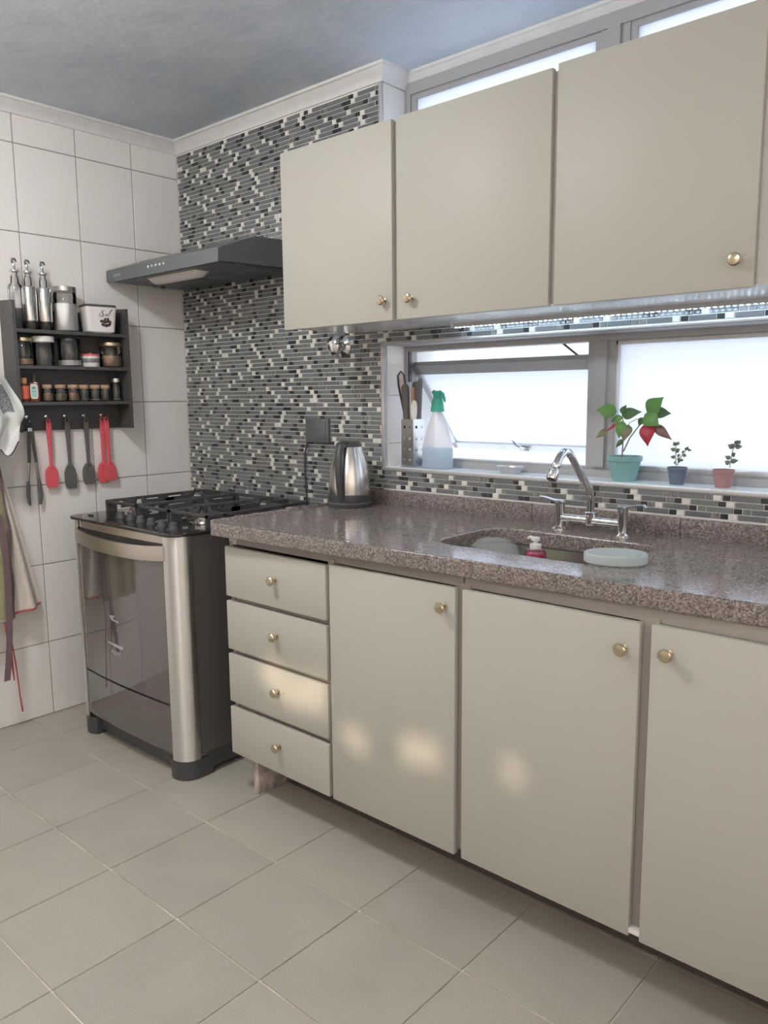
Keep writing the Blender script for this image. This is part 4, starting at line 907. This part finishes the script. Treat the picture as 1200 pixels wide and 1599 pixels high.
# ------------------------------------------------------------------ tools on the hooks
def spatula(name, label, y, x, L_, blade, m, lean=0.0, group='silicone tools hanging from the spice shelf'):
    s = thing(name, label, 'spatula', (x, y, 1.249), group=group, local=True); s.rotation_euler.x = lean
    MY = Matrix(((0, 0, 1, -.004), (1, 0, 0, 0), (0, 1, 0, 0), (0, 0, 0, 1)))
    n0 = -.190
    hd_ = [(-.006, .006), (.006, .006), (.0105, -.004), (.0115, -.030), (.0095, -.075), (.0065, -.150), (.0065, n0), (.010, n0 - .012), (-.010, n0 - .012), (-.0065, n0), (-.0065, -.150), (-.0095, -.075), (-.0115, -.030), (-.0105, -.004)]
    hole = [(.0045 * math.cos(R(a)), -.004 + .008 * math.sin(R(a))) for a in range(0, 360, 30)]
    MB().plate(hd_[::-1], [hole], .010, bev=.003, M=MY).build('handle', m, s)
    MB().plate(blade, [], .007, bev=.002, M=Matrix(((0, 0, 1, -.0035), (1, 0, 0, 0), (0, 1, 0, 0), (0, 0, 0, 1)))).build('blade', m, s)
    return s
n0 = -.190
round_b = [(-.007, n0 + .004), (-.020, n0 - .008), (-.027, n0 - .024), (-.029, n0 - .055), (-.024, n0 - .082), (-.018, n0 - .088), (.018, n0 - .088), (.024, n0 - .082), (.029, n0 - .055), (.027, n0 - .024), (.020, n0 - .008), (.007, n0 + .004)]
angle_b = [(-.007, n0 + .006), (-.018, n0 - .010), (-.026, n0 - .032), (-.026, n0 - .078), (-.022, n0 - .092), (-.012, n0 - .100), (.022, n0 - .100), (.026, n0 - .094), (.027, n0 - .040), (.022, n0 - .020), (.007, n0 + .006)]
square_b = [(-.007, n0 + .006), (-.018, n0 - .008), (-.026, n0 - .024), (-.026, n0 - .070), (-.018, n0 - .080), (.028, n0 - .080), (.030, n0 - .076), (.029, n0 - .030), (.018, n0 - .010), (.007, n0 + .006)]
spatula('silicone_spatula', 'red silicone spatula hanging next to the tongs', HY[1], .026, 1, round_b, 'red_silicone')
spatula('silicone_spatula', 'dark grey silicone spatula with slanted tip in the middle', HY[2], .026, 1, angle_b, 'grey_silicone')
spatula('silicone_spatula', 'dark grey rounded silicone spoon between spatulas', HY[3], .026, 1, round_b, 'grey_silicone')
spatula('silicone_spatula', 'red silicone spatula on the right hook, front one of the pair', HY[4] + .010, .031, 1, square_b, 'red_silicone', lean=R(1.5))
spatula('silicone_spatula', 'red silicone spatula on the right hook, half hidden behind', HY[4] - .002, .019, 1, round_b, 'red_silicone', lean=R(-1.2))
tg = thing('tongs', 'open steel kitchen tongs with dark silicone tips hanging at left', 'tongs', (.028, HY[0], 1.249), local=True)
MB().lathe([(.010, -.002), (.012, 0), (.010, .002), (.008, 0), (.010, -.002)], n=16, M=T((0, .002, -.016)) @ rot_to((1, 0, 0))).build('ring', 'black_plastic', tg)
for s in (-1, 1):
    p0 = Vector((0, .004 * s + .002, -.030)); p1 = Vector((0, s * .014 + .004, -.170)); p2 = Vector((0, s * .022 + .002, -.245))
    a = MB().tube([p0, p0 * .6 + p1 * .4, p1, p2], [.006, .0065, .006, .006], 8, flat=.5).build('arm', 'steel', tg)
    MB().tube([p0 * .9 + p1 * .1, p0 * .5 + p1 * .5, p1], [.0066, .007, .0066], 8, flat=.6).build('grip', 'grey_silicone', tg)
    MB().tube([p2, p2 + Vector((0, s * .002, -.02)), p2 + Vector((0, s * .004, -.06)), p2 + Vector((0, s * .001, -.088)), p2 + Vector((0, -s * .002, -.098))], [.006, .0085, .009, .0075, .004], 10, flat=.6).build('tip', 'grey_silicone', tg)

# ------------------------------------------------------------------ cloths at the left edge
def fold(y, z, amp, f1, ph): return amp * (math.sin(f1 * y + ph) + .5 * math.sin(2.3 * f1 * y + 1.7 * ph + 3 * z))
hk = MB().lathe([(0, 0), (.020, 0), (.022, .004), (0, .006)], n=18, M=T((.0, -1.02, 1.56)) @ rot_to((1, 0, 0))).tube([(0.004, -1.02, 1.56), (.05, -1.02, 1.555), (.085, -1.02, 1.565), (.10, -1.02, 1.59)], .006, 10).build('wall_hook', 'chrome'); tag(hk, 'metal coat hook on the tiled wall holding the cloths', 'hook')
ap = thing('apron', 'long beige striped apron with red hem hanging on the tiled wall', 'apron', (.06, -.95, .46))
def apr(u, v):   # u across 0..1, v down 0..1
    z = 1.52 - v * (1.52 - .490); yr = -.985 + .195 * max(0, (v - .1) / .9) ** 1.05; yl = -1.06 - .10 * v
    y = yl + (yr - yl) * u; z += -.012 * math.sin(math.pi * u) * v + .03 * (u > .9) * 0 + .018 * v * u
    return (.075 + .020 * math.sin(u * 15 + 2 * v) * (.3 + .7 * v) + .012 * math.sin(u * 31), y, z)
MB().grid(apr, 48, 40, .002).build('cloth', 'apron_cloth', ap, ang=80)
MB().tube([Vector(apr(k / 60, 1)) + Vector((.0, 0, -.002)) for k in range(61)], .005, 8).build('hem', 'red_tape', ap, ang=80)
MB().grid(lambda u, v: (.140 + .004 * math.sin(v * 9), -.968 + .024 * (u - .5) + .022 * math.sin(v * 3.4) - .012 * v, .90 - v * .655), 3, 26, .002).build('tie', 'plum', ap, ang=80)
MB().tube([(.100, -.935, .50), (.102, -.940, .38), (.100, -.930, .28), (.100, -.924, .16), (.100, -.918, .088)], [.003, .003, .0032, .0028, .004], 6).build('tie', 'red_tape', ap)
a2 = thing('apron', 'olive apron with plum and red bindings at the left edge', 'apron', (.10, -1.0, .46))
def olv(u, v):
    z = 1.50 - v * (1.50 - .480); yr = -1.0 + .070 * min(1, v * 1.6); yl = -1.16
    y = yl + (yr - yl) * u
    return (.120 + .009 * math.sin(u * 14 + v * 3), y, z)
MB().grid(olv, 24, 30, .002).build('cloth', 'apron_olive', a2, ang=80)
MB().tube([Vector(olv(1, k / 30)) for k in range(12, 31)], [.010 + .004 * math.sin(k) for k in range(19)], 8, flat=.4).build('side_binding', 'plum', a2)
MB().tube([Vector(olv(k / 24, 1)) for k in range(25)], .006, 8).build('hem', 'carcass', a2)
MB().grid(lambda u, v: (.128, -.965 + .022 * (u - .5) * (1 - v * .8) + .012 * v, .485 - v * .25), 3, 14, .002).build('tie', 'red_tape', a2, ang=80)
dt = thing('dish_towel', 'white dish towel with a dark patterned patch bunched over the aprons', 'towel', (.12, -.95, 1.1))
def twl(u, v):
    z = 1.60 - v * .41 + .03 * math.sin(u * 5) * v
    yr = -1.03 + .175 * math.sin(min(1, v * 1.45) * math.pi / 2) ** 1.3 - .045 * max(0, v - .72) / .28; yl = -1.14
    y = yl + (yr - yl) * u
    return (.180 + .024 * math.sin(u * 9 + v * 4) * (.4 + .6 * v) + .010 * math.sin(u * 21 - v * 7) + .008 * math.sin(v * 17 + u * 3), y, z - .05 * u * (1 - v) - .19 * (1 - u) * v + .02 * math.sin(u * 26) * v ** 3)
MB().grid(twl, 54, 54, .003).build('cloth', 'towel', dt, ang=80)
MB().grid(lambda u, v: tuple(Vector(twl(.60 + u * .26, .40 + v * .24)) + Vector((.0035, -.001, 0))), 14, 14, .001).build('patterned_patch', 'towel_pattern', dt, ang=80)
MB().tube([Vector(twl(k / 54, 1)) for k in range(55)], .003, 6).build('hem', 'dark_tape', dt, ang=80)
